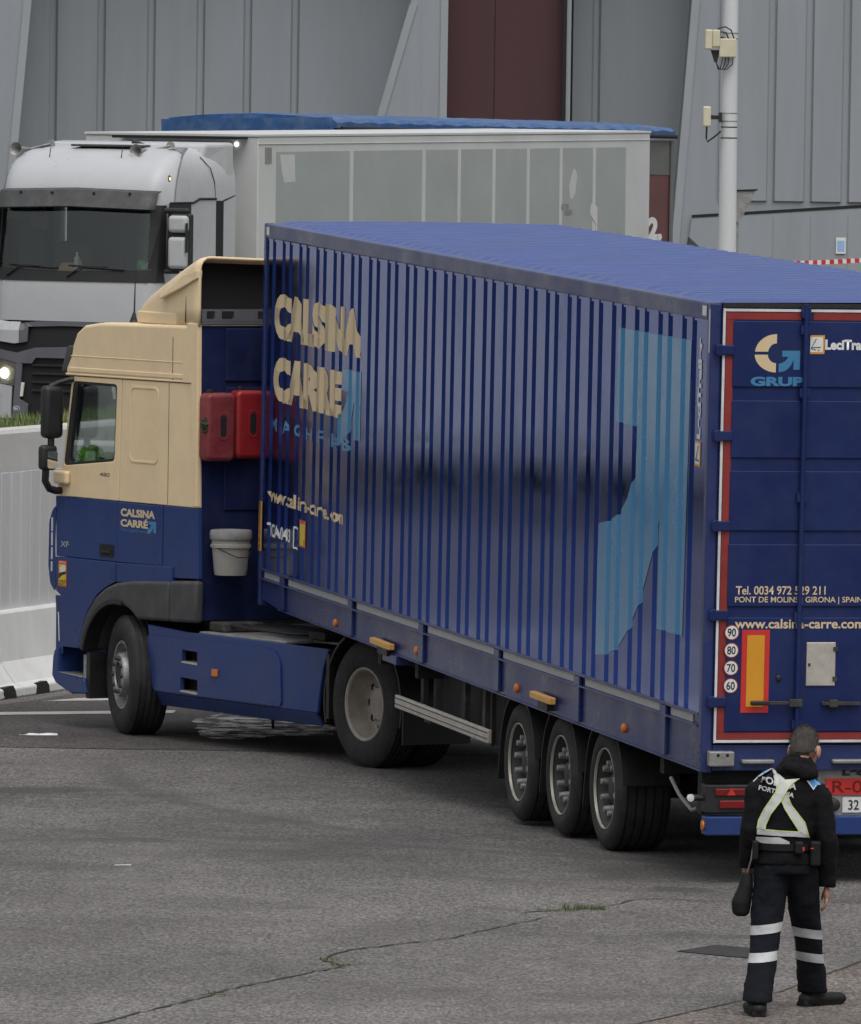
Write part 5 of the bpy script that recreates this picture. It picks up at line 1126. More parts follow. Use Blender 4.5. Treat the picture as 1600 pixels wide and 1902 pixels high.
# side window, pillar stripe, grooves
for (x, s) in ((0, 1), (HW_, -1)):
    b = B(); b.box(*sorted((x + s * .006, x + s * .012)), 2.1, 2.6, 2.2, 2.97); w = b.done('side_window', 'glassd', HT)
    b = B(); b.plate([(2.08, 2.17), (2.80, 2.17), (2.72, 3.03), (2.08, 3.03)], [rpoly([(2.13, 2.22), (2.57, 2.22), (2.57, 2.95), (2.13, 2.95)], .03)], 'x', *sorted((x - s * .006, x + s * .005))); b.done('window_frame', 'black', w)
    b = B(); b.prism([(1.09, .9), (1.30, .9), (1.32, 3.06), (1.10, 3.06)], 'x', *sorted((x - s * .006, x + s * .01))); b.done('pillar_stripe', 'gap', HT)
    b = B(); b.tube([(x - s * .002, 1.32, 3.085), (x - s * .002, 1.82, 3.085), (x - s * .002, 2.0, 3.035), (x - s * .002, 2.68, 3.03)], .016, 6); b.tube([(x - s * .002, 1.10, 3.06), (x + s * .01, .72, 3.13)], .010, 6); b.done('door_seam', 'gap', HT)
    b = B(); b.tube([(x + s * .002, 1.34, 3.07), (x + s * .006, 1.36, 3.3), (x + s * .02, 1.46, 3.48), (x + s * .10, 1.62, 3.63)], .006, 6); b.done('roof_seam', 'gap', HT)
    b = B(); b.box(*sorted((x - s * .37, x - s * .10)), 2.86, 2.99, 2.655, 2.875); mm = b.done('mirror_cap', 'wpaint', HT, bevel=.05, seg=4, smooth=60)
    b = B(); b.box(*sorted((x - s * .36, x - s * .10)), 2.86, 2.99, 2.19, 2.60); b.done('mirror_cap', 'wpaint', HT, bevel=.05, seg=4, smooth=60)
    b = B(); b.box(*sorted((x - s * .395, x - s * .085)), 2.80, 2.90, 2.16, 2.90); b.box(*sorted((x - s * .34, x + s * .02)), 2.80, 2.88, 2.90, 2.97); b.box(*sorted((x - s * .11, x - s * .03)), 2.74, 2.84, 2.15, 2.95); b.box(*sorted((x - s * .2, x + s * .02)), 2.78, 2.86, 2.12, 2.18); b.done('mirror_body', 'black', HT, bevel=.03, seg=3)
    b = B(); b.box(*sorted((x - s * .385, x - s * .365)), 2.96, 3.0, 2.4, 2.78); b.done('mirror_rod', 'black', HT)
    b = B(); b.lathe([(-.012, .045), (-.02, .035), (-.022, 0)], (x if s > 0 else x + .0, 2.76, 3.35), seg=16) if s > 0 else b.lathe([(.012, .045), (.02, .035), (.022, 0)], (x, 2.76, 3.35), seg=16); b.done('marker_lamp', 'gplastic', HT)
    if s > 0:
        b = B(); b.lathe([(-.0225, .02), (-.028, .015), (-.03, 0)], (x, 2.765, 3.345), seg=12); b.done('lamp_bulb', 'lampamb', HT)
    for z in (.0,): pass
    wheel(HT, (x - s * .0, 1.62, .5), .5, .32, .285, 'steer', flip=s < 0)
    b = B(); b.box(*sorted((x + s * .01, x + s * .2)), .72, 2.6, .98, 1.0); b.done('sill', 'gplastic2', HT)
b = B(); b.box(-.004, .0, 2.02, 2.16, 2.32, 2.36); b.done('red_badge', 'redlamp', HT)
# roof kit
b = B(); b.loft([[(.14, 1.52, 3.55), (.10, 1.45, 3.80), (HW_ - .10, 1.45, 3.80), (HW_ - .14, 1.52, 3.55)], [(.02, .95, 3.2), (.03, .95, 3.82), (HW_ - .03, .95, 3.82), (HW_ - .02, .95, 3.2)], [(.02, .72, 3.1), (.03, .72, 3.82), (HW_ - .03, .72, 3.82), (HW_ - .02, .72, 3.1)]]); b.done('roof_deflector', 'wpaint', HT, bevel=.05, seg=3)
b = B(); b.box(.75, 1.72, 1.75, 2.15, 3.745, 3.775); b.prism([(.85, 3.79), (1.05, 3.86), (1.05, 3.79)], 'y', 1.7, 1.72); b.done('roof_hatch', 'gplastic', HT, bevel=.01)
for t in (1.86, .82):
    b = B(); b.tube([(t, 2.50, 3.44), (t, 2.54, 3.53)], [.045, .03], 8); b.tube([(t, 2.5, 3.53), (t, 2.44, 3.74)], .006, 5); b.done('roof_antenna', 'gap', HT)
for t in (2.38, .64):
    b = B(); b.lathe([(0, .018), (.10, .022), (.25, .03), (.36, .05), (.42, .085), (.425, .088), (.42, .08), (.36, .04), (.3, .0)], (t, 2.0, 3.70), axis='y', seg=18); b.lathe([(-.03, .0), (-.03, .055), (.0, .055), (.0, 0)], (t - .24, 1.9, 3.77), axis='y', seg=16); b.tube([(t, 2.0, 3.70), (t - .24, 1.9, 3.77)], .015); b.tube([(t, 2.1, 3.70), (t, 2.1, 3.50)], .012); b.done('air_horn', 'alu2', HT, smooth=50)
# front: hood line, grille, trim, lamps, bumper
up2 = [(1.828, 1.398), (1.349, 1.417), (.662, 1.398), (.53, 1.185), (.45, 1.174), (.21, 1.206), (.21, 1.101), (.496, 1.06), (.783, 1.134), (1.345, 1.152), (1.707, 1.134), (1.994, 1.06), (2.283, 1.101), (2.285, 1.206), (2.038, 1.174), (1.964, 1.183)]
b = B(); b.box(.2, HW_ - .2, 2.2, 2.95, .2, 1.6); b.done('engine_block', 'dark', HT)
grid('grille_backing', .05, HW_ - .05, .18, 1.49, -.03, 'gap', HT)
fpatch('hood_corner', [(1.97, 1.455), (1.964, 1.187), (2.038, 1.178), (2.285, 1.208), (2.44, 1.25), (2.44, 1.5), (2.2, 1.46)], .004, 'wpaint', HT); fpatch('hood_corner', mir([(1.97, 1.455), (1.964, 1.187), (2.038, 1.178), (2.285, 1.208), (2.44, 1.25), (2.44, 1.5), (2.2, 1.46)]), .004, 'wpaint', HT)
tr = [(1.965, 1.44), (1.69, 1.474), (1.245, 1.478), (.80, 1.474), (.525, 1.44), (.526, 1.185), (.649, 1.207), (.662, 1.399), (1.14, 1.419), (1.349, 1.419), (1.828, 1.399), (1.841, 1.207), (1.964, 1.185)]
fpatch('grille_trim', tr, .006, 'gplastic2', HT)
fpatch('grille_band', [(2.283, 1.099), (1.994, 1.059), (1.707, 1.132), (1.245, 1.15), (.783, 1.132), (.496, 1.059), (.207, 1.099), (.208, .986), (.498, .927), (.722, .923), (.785, 1.001), (1.705, 1.001), (1.768, .923), (1.992, .927), (2.282, .986)], .006, 'gplastic2', HT)
b = B()
for z in (.55, .66, .77, .88): b.loft([[(t, F(t, z) - .02 + a, z + c) for (a, c) in ((0, 0), (.02, .012), (.02, .03), (0, .04))] for t in [.72 + i * .07 for i in range(16)]])
b.done('grille_bar', 'black', HT, sep=True)
gv = [(1.997, .927), (1.907, .919), (1.943, .46), (1.814, .396), (1.827, .205), (2.051, .198)]
for (fn, s) in ((lambda p: p, 1), (mir, -1)):
    fpatch('bumper_trim', fn(gv), .008, 'gplastic2', HT)
    fpatch('bumper_corner', fn([(2.44, .68), (2.277, .652), (2.062, .619), (2.076, .208), (2.44, .192)]), .004, 'wpaint', HT)
    fpatch('reflector_slit', fn([(1.919, .675), (1.876, .676), (1.901, .494), (1.938, .493)]), .004, 'white', HT)
    X = (lambda q: q) if s > 0 else (lambda q: HW_ - q)
    fpatch('headlamp_bowl', fn([(2.42, .99), (2.282, .982), (2.013, .921), (2.047, .629), (2.277, .661), (2.42, .70)]), -.012, 'alu2', HT, .004)
    fpatch('headlamp_lens', fn([(2.43, .99), (2.282, .982), (2.011, .921), (2.045, .629), (2.277, .661), (2.43, .70)]), .012, 'lens', HT, 0)
    b = B(); b.lathe([(-.02, .07), (.0, .062), (.004, 0)], (X(2.188), F(X(2.188), .79) - .002, .788), axis='y', seg=18); b.done('headlamp_bulb', 'lampon', HT)
    b = B(); b.lathe([(-.02, .05), (.012, .045), (.016, 0)], (X(2.276), F(X(2.276), .56) - .002, .561), axis='y', seg=18); b.done('fog_lamp', 'lampon', HT)
o = fpatch('badge_plate', arc(1.984, .334, .052, 0, 345, 23, .034), .021, 'white', HT, .002)
fpatch('badge_plate', arc(1.984, .334, .044, 0, 345, 23, .028), .023, 'tblue_rail', HT, .002)
decal('lettering', fit(text_tris('MA', .03), 2.013, 1.955, .316, .352), lambda u, v: (u, F(u, v) + .027, v), 'white', HT)
# interior
b = B(); b.prism([(2.2, 1.6), (2.2, 2.06), (2.55, 2.12), (2.78, 2.07), (2.8, 1.6)], 'x', .08, HW_ - .08); b.box(.05, HW_ - .05, .74, .78, 1.0, 3.4); b.box(.05, HW_ - .05, .8, 2.6, 1.28, 1.32); b.box(.08, HW_ - .08, .8, 2.6, 3.1, 3.14); b.done('cab_interior', 'interior2', HT)
b = B(); b.box(.4, .9, 1.3, 1.8, 1.4, 2.5); b.box(1.6, 2.1, 1.3, 1.8, 1.4, 2.5); b.done('seat', 'interior', HT, bevel=.06, sep=True)
b = B(); b.box(1.70, 1.95, 2.78, 2.84, 2.66, 2.86); b.box(1.9, 2.3, 2.74, 2.76, 2.80, 2.90); b.tube([(1.82, 2.8, 2.86), (1.82, 2.75, 3.0)], .02); b.done('interior_mirror', 'black', HT, bevel=.02)
b = B(); pts = [(.62 + .23 * cos(a), 2.3 + .12 * sin(a), 2.2 + .18 * sin(a)) for a in [2 * pi * i / 24 for i in range(25)]]; b.tube(pts, .018, 8); b.done('steering_wheel', 'black', HT)
t = inh('cardboard_piece', 'torn brown cardboard lying on the white truck dashboard behind the windscreen', 'cardboard', (1.52, 2.58, 2.13))
b = B(); b.prism([(-.18, .0), (.05, -.02), (.08, .10), (-.12, .10)], 'y', -.06, -.05); b.prism([(.10, .05), (.22, .02), (.2, .13), (.12, .15)], 'y', .0, .01); 
for v in b.bm.verts: v.co.x *= -1
b.done('cardboard_sheet', 'card', t)
t = inh('bottle', 'small clear bottle standing on the white truck dashboard beside cardboard', 'bottle', (1.40, 2.56, 2.13))
b = B(); b.lathe([(0, 0), (0, .04), (.16, .04), (.2, .016), (.24, .016), (.24, 0)], axis='z', seg=14); b.done('bottle_body', 'litter', t)
t = inh('plastic_bag', 'green plastic bag crumpled in the windscreen corner of the white truck', 'bag', (.38, 2.60, 2.12))
b = B(); b.ell((0, 0, .07), (.14, .06, .07), 14, 8); b.ell((.07, 0, .11), (.06, .05, .05)); b.done('bag_film', 'greenbag', t, jit=.018)
# white trailer
rotT = HM @ Matrix.Rotation(-.0095, 3, 'X')
WT = thing('box_trailer', 'white box trailer with pale grey green faded side panels behind the white cab', 'trailer', HO, rotT)
b = B(); b.box(0, 2.55, -13.55, 0, 1.15, 3.90); b.done('trailer_body', 'wtrailer', WT, bevel=.02)
edges = [-.55, -2.90, -3.03, -5.31, -5.44, -6.53, -6.65, -7.74, -7.86, -8.96, -9.08, -10.15, -10.27, -11.38, -11.50, -12.62]
for i in range(0, len(edges), 2):
    b = B(); b.box(-.004, -.0005, edges[i + 1], edges[i], 1.3, 3.70); o = b.done('side_patch', 'wpatch', WT)
b = B(); b.prism([(-.66, 3.66), (-1.12, 3.66), (-1.15, 3.30), (-.80, 3.29), (-.72, 3.45)], 'x', -.0065, -.0045); b.prism(rpoly([(-10.5, 3.15), (-10.68, 3.42), (-10.8, 3.32), (-10.72, 3.02), (-10.55, 2.95)], .05), 'x', -.0065, -.0045); b.prism(rpoly([(-11.33, 2.9), (-11.28, 2.75), (-11.5, 2.6), (-11.5, 2.3), (-11.56, 2.3), (-11.56, 2.85)], .03), 'x', -.0065, -.0045); b.done('paint_patch', 'wtrailer', WT, sep=True)
b = B(); b.prism(rrect(-10.50, -10.24, 2.82, 2.90, .03), 'x', -.008, -.0045); b.prism(rrect(-10.62, -10.34, 2.74, 2.82, .03), 'x', -.008, -.0045); b.done('scrape_mark', 'alu2', WT, sep=True)
b = B(); b.box(-.008, -.0005, -.40, -.20, 3.55, 3.76); b.done('info_plate', 'alu2', WT)
b = B(); b.box(-.01, 2.56, -13.57, .015, 3.90, 3.935); b.box(-.012, -.0005, -13.5, 0, 3.80, 3.81); b.done('roof_edge', 'wtrailer', WT, bevel=.005)
b = B(); b.lathe([(.01, .03), (.03, .025), (.032, 0)], (.32, 0, 3.80), axis='y', seg=14); b.done('front_lamp', 'lampwht', WT)
b = B(); b.box(.15, 2.0, .02, .32, 3.865, 3.90); b.done('front_rail', 'gap', WT)
b = B(); b.box(.5, 2.05, -13.0, -.5, .85, 1.14); b.done('chassis_frame', 'dark', WT)
for s in (-8.5, -9.81, -11.12):
    wheel(WT, (.03, s, .48 + .0095 * s), .48, .38, .285, 'trailer'); wheel(WT, (2.52, s, .48 + .0095 * s), .48, .38, .285, 'trailer', flip=True)
# blue-tarp trailer beyond
BO = Vector((-1.4736, 119.5, 1.0))
BT = thing('tipper_trailer', 'grey and maroon tipper trailer under a rolled blue tarpaulin beyond the white trailer', 'trailer', BO, HM)
b = B(); b.box(.02, 2.6, -12.9, -.1, 1.0, 3.38); b.done('lower_body', 'maroon', BT); b = B(); b.box(.01, 2.61, -12.9, -.1, 3.385, 3.92); b.done('upper_body', 'tgrey', BT)
b = B(); b.prism([(0.0, 3.88), (2.7, 3.86), (2.72, 4.13), (.05, 4.19)], 'y', -.06, .06)
pf = [(-.02, 4.04), (-.02, 4.12), (.05, 4.17), (.5, 4.21), (1.3, 4.24), (2.1, 4.21), (2.65, 4.16), (2.65, 4.04)]
b.loft([[(x, s, z + (.012 * sin(s * 9)) - .004 * (-s)) for (x, z) in pf] for s in [-.061 - 12.83 * i / 60 for i in range(61)]])
tp = b.done('tarpaulin', 'btarp', BT, smooth=30)
b = B()
for i in range(10): b.lathe([(.075, .018), (.061, .025)], (.32 + i * .245, 0, 3.975 - .004 * i), axis='y', seg=10, capends=True)
b.done('tarp_eyelet', 'alu2', tp)
b = B(); b.tube([(-.04, -.2, 4.03), (-.04, -12.9, 3.98)], .03); b.done('tarp_rail', 'gap', BT)
b = B(); b.box(-.02, .0, -12.86, -12.75, 1.2, 3.9); b.done('rear_post', 'tgrey', BT)
decal('lettering', fit(text_tris('2.', .06), -11.9, -12.5, 2.35, 2.72), lambda u, v: (.015, u, v), 'white', BT)
for s in (-8.5, -9.81, -11.12): wheel(BT, (.03, s, .5), .5, .38, .285, 'trailer'); wheel(BT, (2.55, s, .5), .5, .38, .285, 'trailer', flip=True)
b = B(); b.box(.5, 2.1, -12.5, -.5, .7, 1.0); b.box(.3, .5, -2.2, -2, 0, 1); b.box(2.1, 2.3, -2.2, -2, 0, 1); b.done('chassis_frame', 'dark', BT)
# ------------------------------------------------------------------ policeman walking away
PE = thing('person', 'person in black police jacket with pale reflective cross harness walking away', 'person', (2.063, 47.4, 0))
def px(x, y): Z = (1880 - y) / 326; return ((x - 1460 - .0149 * (1880 - y)) / 326, Z)
def zx(x, y): return px(1280 + x / 5, 1360 + y / 5)
def limb(b, pts, seg=16, sub=5):
    P = [(Vector(p[:3]), p[3], p[4] if len(p) > 4 else p[3]) for p in pts]; rings = []
    for i in range(len(P) - 1):
        for k in range(sub):
            t = k / sub; t2 = t * t * (3 - 2 * t) * .5 + t * .5
            rings.append((P[i][0].lerp(P[i + 1][0], t), P[i][1] + (P[i + 1][1] - P[i][1]) * t2, P[i][2] + (P[i + 1][2] - P[i][2]) * t2))
    rings.append(P[-1]); out = []
    for (c, rx, ry) in rings: out.append([(c.x + rx * cos(2 * pi * k / seg), c.y + ry * sin(2 * pi * k / seg), c.z) for k in range(seg)])
    b.loft(out)
def clouds(o, strength, size):
    tx = bpy.data.textures.new('folds', 'CLOUDS'); tx.noise_scale = size; tx.noise_depth = 2
    d = o.modifiers.new('d', 'DISPLACE'); d.texture = tx; d.strength = strength; d.mid_level = .5; d.texture_coords = 'LOCAL'
LH, LK, LA = (-.085, .0, .80), (-.115, -.07, .45), (-.165, -.27, .09)
RH, RK, RA = (.082, .02, .80), (.132, .16, .45), (.178, .32, .09)
HC = Vector((.095, .02, 1.51)); HR = Matrix.Rotation(rad(-24), 3, 'Z') @ Matrix.Rotation(rad(-12), 3, 'X')
def hp(x, y, z): p = HC + HR @ Vector((x, y, z)); return (p.x, p.y, p.z)
# body: one continuous surface
b = B()
limb(b, [(.0, 0, .80, .13, .10), (-.01, 0, .98, .135, .10), (.0, 0, 1.2, .16, .105), (.01, 0, 1.32, .15, .09), (.05, .0, 1.38, .065), (.075, .01, 1.44, .056)])
limb(b, [(*LH, .085), (*LK, .06), (*LA, .045)]); limb(b, [(*RH, .085), (*RK, .06), (*RA, .045)])
limb(b, [(-.15, 0, 1.32, .055), (-.205, -.03, 1.04, .045), (-.222, .07, .79, .028)]); limb(b, [(.17, 0, 1.30, .055), (.240, -.03, 1.0, .045), (.236, .05, .725, .028)])
def hell(c, r):
    rings = []
    for i in range(1, 10):
        ph = -pi / 2 + pi * i / 10; rings.append([hp(c[0] + r[0] * cos(ph) * cos(2 * pi * k / 18), c[1] + r[1] * cos(ph) * sin(2 * pi * k / 18), c[2] + r[2] * sin(ph)) for k in range(18)])
    b.loft(rings)
hell((0, -.008, .022), (.077, .095, .098)); hell((0, .035, -.045), (.058, .06, .068)); hell((0, .062, -.085), (.032, .03, .028)); hell((0, .088, -.022), (.013, .02, .024)); hell((0, .082, .008), (.05, .012, .012)); hell((0, .082, -.062), (.024, .014, .008))
for s in (1, -1): hell((s * .088, -.005, -.016), (.012, .025, .038)); hell((s * .05, .06, -.03), (.022, .025, .02))
hell((0, -.05, -.075), (.052, .045, .06))
def hand(c, s, drop):                                     # palm, four fingers, thumb
    c = Vector(c); b.ell((c.x, c.y, c.z - .045), (.020, .036, .048))
    for i, L_ in enumerate((.062, .072, .068, .052)):
        y = c.y + .027 - .018 * i; x = c.x
        b.tube([(x, y, c.z - .08), (x - s * .004, y, c.z - .08 - L_ * .45), (x - s * .016, y + .004, c.z - .08 - L_ * .78), (x - s * .032, y + .008, c.z - .08 - L_ * .98)], [.0098, .0092, .0085, .007], 8)
    b.tube([(c.x - s * .008, c.y + .028, c.z - .03), (c.x - s * .018, c.y + .048, c.z - .06), (c.x - s * .026, c.y + .050, c.z - .09)], [.012, .011, .008], 8)
hand((.236, .055, .725), 1, 0); hand((-.222, .075, .79), -1, 0)
for (A_, toe) in ((LA, (-.18, -.12)), (RA, (.265, .40))): b.ell((A_[0], A_[1], .06), (.04, .05, .05)); b.ell((toe[0], toe[1], .04), (.04, .06, .03)); limb(b, [(A_[0], A_[1], .05, .04, .04), (toe[0] * .6 + A_[0] * .4, toe[1] * .6 + A_[1] * .4, .045, .04, .04)])
body = b.done('body', 'skin', PE, remesh=.0055)
b = B(); hl = b
rings = []
for i in range(0, 9):
    ph = rad(-8 + 98 * i / 8); rr = max(.02, cos(ph)); rings.append([hp(.079 * rr * cos(a), -.012 + .099 * rr * sin(a), .026 + .103 * sin(ph) + (.034 if sin(a) > .45 and i < 3 else 0) * (1 - i / 3) - (.05 if sin(a) < -.2 and i < 2 else 0)) for a in [2 * pi * k / 28 for k in range(28)]])
b.loft(rings); b.ell(hp(0, -.058, -.03), (.056, .04, .05)); random.seed(21)
h = b.done('hair', 'hair', PE, remesh=.006)
b = B()
for i in range(2600):
    ph = rad(random.uniform(-14, 88)); a_ = random.uniform(0, 2 * pi)
    if sin(a_) > .45 and ph < rad(25): continue
    rr = cos(ph); p = Vector((.080 * rr * cos(a_), -.012 + .100 * rr * sin(a_), .026 + .104 * sin(ph) - (.05 if sin(a_) < -.2 and ph < rad(12) else 0)))
    n_ = Vector((rr * cos(a_), rr * sin(a_), sin(ph) * .9 - .25)).normalized(); q_ = n_.cross(Vector((random.uniform(-1, 1), random.uniform(-1, 1), random.uniform(-1, 1)))).normalized() * .0012
    L_ = random.uniform(.005, .011); b.face([hp(*(p - q_)), hp(*(p + q_)), hp(*(p + n_ * L_))])
b.done('hair_stubble', 'hair', h)
for s in (1, -1):
    b = B(); b.ell(hp(s * .03, .082, .0), (.011, .008, .006)); b.done('eye', 'white', PE)
# clothes
b = B()
limb(b, [(-.01, 0, .93, .165, .125), (-.005, 0, .80, .178, .135)]); limb(b, [(LH[0] + .005, LH[1], .84, .105, .12), (-.097, -.02, .62, .098, .11), (*LK, .085, .092), (-.135, -.16, .28, .083, .088), (LA[0], LA[1], .085, .088, .095)])
limb(b, [(RH[0] + .0, RH[1], .84, .105, .12), (.108, .08, .62, .094, .11), (*RK, .083, .092), (.157, .24, .28, .082, .088), (RA[0], RA[1], .085, .088, .095)])
tr_ = b.done('trousers', 'trouser', PE, remesh=.009); clouds(tr_, .022, .09)
b = B()
limb(b, [(-.015, 0, .855, .185, .142), (-.015, 0, .97, .165, .128), (-.008, 0, 1.10, .178, .128), (.0, 0, 1.22, .192, .13), (.005, 0, 1.31, .180, .118), (.025, 0, 1.375, .12, .10), (.05, .0, 1.43, .085, .088)])
limb(b, [(-.135, 0, 1.335, .06), (-.168, -.005, 1.28, .071), (-.205, -.03, 1.04, .062), (-.222, .05, .82, .053)]); limb(b, [(.15, 0, 1.315, .06), (.178, -.005, 1.26, .073), (.228, -.03, 1.0, .064), (.236, .05, .715, .052)])
jk = b.done('jacket', 'jacket', PE, remesh=.009); clouds(jk, .020, .08)
b = B(); b.ell((.045, -.035, 1.40), (.125, .105, .055), 20, 9); b.ell((.055, -.02, 1.435), (.095, .095, .05), 20, 9); b.ell((.10, -.09, 1.375), (.07, .04, .05)); hd = b.done('hood', 'jacket', PE, remesh=.009); clouds(hd, .03, .05)
for (A_, toe, h0) in ((LA, (-.185, -.10), .03), (RA, (.275, .40), .0)):
    b = B(); d = Vector((toe[0] - A_[0], toe[1] - A_[1], 0)).normalized()
    limb(b, [(A_[0], A_[1], .11, .056, .058), (A_[0] - d.x * .01, A_[1] - d.y * .01, .05, .056, .06), (A_[0] - d.x * .02, A_[1] - d.y * .02, .02, .05, .055)])
    for k in range(6):
        t = k / 5; p = Vector((A_[0], A_[1], 0)) + d * (-.045 + .24 * t); b.ell((p.x, p.y, .045 - .006 * t), (.052, .052, .045 - .008 * t))
    p0 = Vector((A_[0], A_[1], 0)); n_ = Vector((-d.y, d.x, 0))
    b.prism([((p0 - d * .09 + n_ * .04).x, (p0 - d * .09 + n_ * .04).y), ((p0 - d * .09 - n_ * .04).x, (p0 - d * .09 - n_ * .04).y), ((p0 + d * .2 - n_ * .045).x, (p0 + d * .2 - n_ * .045).y), ((p0 + d * .2 + n_ * .045).x, (p0 + d * .2 + n_ * .045).y)], 'z', .0, .028)
    b.done('boot', 'leather', PE, remesh=.006)
DG = bpy.context.evaluated_depsgraph_get()
def bvh(*objs):
    vs_, fs = [], []
    for o in objs:
        e = o.evaluated_get(DG); me = e.to_mesh(); k = len(vs_)
        vs_ += [v.co.copy() for v in me.vertices]; fs += [[i + k for i in p.vertices] for p in me.polygons]; e.to_mesh_clear()
    return BVHTree.FromPolygons(vs_, fs)
JB = bvh(jk, tr_); JH = bvh(jk)
def onback(name, bm, mat, off=.006, tree=JB, parent=None, sub=.022):
    xs_ = [v.co.x for v in bm.verts]; zs = [v.co.y for v in bm.verts]
    def rng_(a, c): 
        n_ = int((c - a) / sub); return [a + (i + 1) * (c - a) / (n_ + 1) for i in range(n_)]
    cut(bm, rng_(min(xs_), max(xs_)), rng_(min(zs), max(zs)))
    def fn(u, v):
        h_ = tree.ray_cast(Vector((u, -1, v)), Vector((0, 1, 0)))
        return (u, (h_[0].y if h_[0] else -.12) - off, v)
    o = decal(name, bm, fn, mat, parent or PE)
    for f in o.data.polygons: f.use_smooth = True
    return o
SA = [(775, 305), (890, 405), (905, 520), (960, 650), (1085, 810), (1128, 955), (1030, 892), (900, 690), (860, 600), (820, 490)]
SB = [(900, 412), (1028, 402), (965, 445), (915, 510), (860, 610), (770, 730), (722, 840), (715, 882), (640, 870), (652, 800), (700, 700), (790, 560), (850, 470)]
SCc = [(640, 872), (715, 882), (1030, 897), (1128, 955), (1000, 942), (640, 932)]
def strip(pts, w):
    out = []
    for i in range(len(pts)):
        a, c = Vector(pts[i]), Vector(pts[(i + 1) % len(pts)]); d = c - a
        if d.length < 1e-6: continue
        d.normalize(); n_ = Vector((-d.y, d.x)) * w
        out.append([tuple(a - n_ - d * w), tuple(a + n_ - d * w), tuple(c + n_ + d * w), tuple(c - n_ + d * w)])
    return out
onback('harness_strap', poly_bm([[zx(*p) for p in SA]]), 'reflecty', .008); onback('harness_strap', poly_bm([[zx(*p) for p in SB]]), 'reflecty', .012); onback('harness_band', poly_bm([[zx(*p) for p in SCc]]), 'reflect', .010)
for S_, of in ((SA[1:6] , .0095), (SA[6:], .0095), (SB[1:8], .0135), (SB[8:], .0135), (SCc[:3], .0115)):
    P_ = [zx(*p) for p in S_]; st_ = strip(P_, .0022)[:-1]
    onback('piping', joinbm([poly_bm([q]) for q in st_]), 'lime', of)
onback('belt_reflector', poly_bm([[zx(*p) for p in ((630, 955), (850, 950), (940, 990), (945, 1035), (720, 1030), (632, 990))]]), 'reflect', .012)
onback('shoulder_patch', poly_bm([[zx(*p) for p in ((1098, 405), (1165, 403), (1240, 460), (1190, 470), (1168, 497))]]), 'sblue', .008, JH); onback('shoulder_piping', joinbm([poly_bm([q]) for q in strip([zx(*p) for p in ((1095, 405), (1166, 502), (1190, 470))], .003)[:-1]]), 'white', .0095, JH)
onback('shoulder_patch', poly_bm([[zx(*p) for p in ((606, 428), (640, 385), (700, 338), (768, 308), (704, 348), (648, 384))]]), 'sblue', .008, JH); onback('shoulder_piping', joinbm([poly_bm([q]) for q in strip([zx(*p) for p in ((606, 430), (648, 388), (704, 352), (768, 312))], .003)[:-1]]), 'white', .0095, JH)
def btext(s, x0, x1, yb0, yb1, h_):
    bm = fit(text_tris(s, .03), 0, 1, 0, 1)
    for v in bm.verts:
        u, w_ = v.co.x, v.co.y; X_, Z_ = zx(x0 + 8 + (x1 - x0) * u + w_ * 12, yb0 + 8 + (yb1 - yb0) * u - h_ * w_); v.co = Vector((X_, Z_, 0))
    onback('lettering', bm, 'ptext', .009, JB, None, .012)
btext('POLÍCIA', 668, 992, 440, 500, 78); btext('PORTUÁRIA', 645, 968, 508, 572, 55)
TB = bvh(tr_)
def band(a, c, tilt):                                     # reflective band wrapped on the trouser leg
    a, c = Vector(a), Vector(c); rings = []
    for i in range(5):
        m = a.lerp(c, i / 4); ring = []
        for k in range(44):
            t = 2 * pi * k / 44; dv = Vector((cos(t), sin(t), 0)); o_ = m + Vector((0, 0, tilt * cos(t))); h_ = TB.ray_cast(o_ + dv * .16, -dv)
            ring.append((h_[0] if h_[0] and (h_[0] - o_).length < .16 else o_ + dv * .09) + dv * .004)
        rings.append(ring)
    b = B(); b.loft(rings, cap=False); b.done('leg_band', 'reflect', PE, smooth=60)
band((-.108, -.050, .515), (-.113, -.066, .462), .014); band((-.124, -.112, .360), (-.130, -.135, .307), .010)
band((.130, .145, .472), (.135, .17, .418), -.012); band((.150, .215, .327), (.158, .24, .273), -.012)
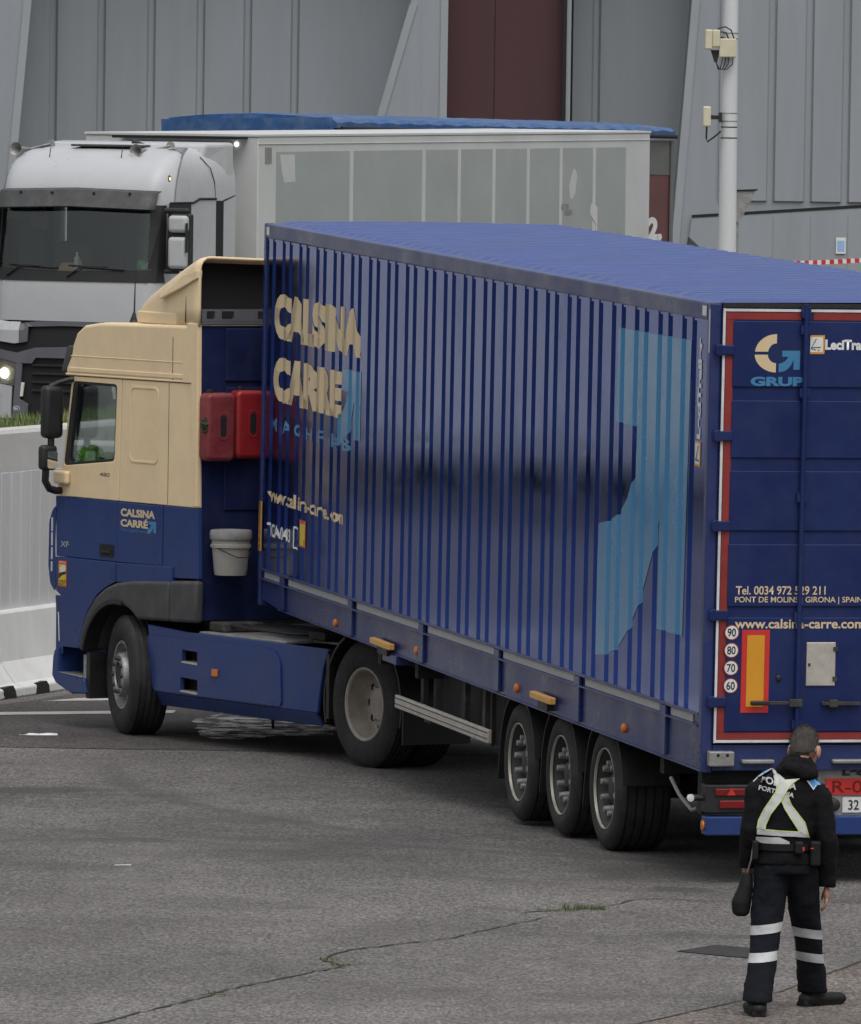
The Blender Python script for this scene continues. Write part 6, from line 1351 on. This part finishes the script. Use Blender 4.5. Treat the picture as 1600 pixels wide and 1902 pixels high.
b = B(); b.box(.075, .095, -.158, -.14, .935, .96); b.box(.13, .15, -.15, -.13, .95, .955); b.done('key_tag', 'red', PE, bevel=.004, sep=True)
b = B(); b.lathe([(.935, .172), (.935, .184), (.975, .184), (.975, .172)], (-.012, 0, 0), axis='z', seg=32)
for v in b.bm.verts: v.co.y *= .76
b.done('belt', 'leather', PE)
b = B(); b.box(-.20, -.165, -.12, -.03, .88, .99); b.box(.04, .09, -.16, -.12, .92, .99); b.box(.13, .19, -.12, -.04, .85, .99); b.done('belt_pouch', 'leather', PE, bevel=.01, sep=True)
t = thing('shoulder_bag', 'black rounded pouch hanging at the left hip of the walking police person', 'bag', (2.063 - .245, 47.4 - .03, .55))
b = B(); limb(b, [(.02, 0, .25, .03, .025), (.015, 0, .18, .042, .035), (-.01, 0, .08, .058, .045), (-.012, 0, .02, .05, .04), (-.01, 0, .0, .03, .025)]); b.done('pouch', 'leather', t, remesh=.006)
b = B(); b.tube([(.02, -.02, .25), (.04, -.06, .33), (.052, -.075, .43)], .005, 6); b.done('strap', 'alu2', t)
# ------------------------------------------------------------------ small things on the ground
t = thing('manhole_cover', 'dark rectangular iron cover set in the asphalt beside the police person', 'cover', (1.86, 50.75, 0))
b = B(); b.prism([(-.31, .085), (.0, -.2), (.25, -.34), (.25, .30), (-.06, .46)], 'z', .001, .007); b.done('cover_plate', 'iron', t, jit=.004)
t = thing('plastic_bottle', 'flattened clear plastic bottle lying on the dark asphalt left of the tractor', 'bottle', (-3.24, 69.3, -.106), rad(8))
b = B(); b.lathe([(-.17, .0), (-.165, .012), (-.13, .014), (-.08, .036), (.0, .03), (.08, .037), (.15, .034), (.16, 0)], (0, 0, .028), axis='x', seg=14)
for v in b.bm.verts: v.co.z *= .7
b.done('bottle_body', 'litter', t, jit=.004)
t = thing('paper_scrap', 'thin white paper scrap lying on the grey asphalt near the dark stain', 'litter', (-2.05, 56.2, 0), rad(15))
b = B(); b.prism([(-.06, -.01), (.06, .0), (.055, .012), (-.04, .01)], 'z', .004, .010); b.done('scrap', 'litter', t)
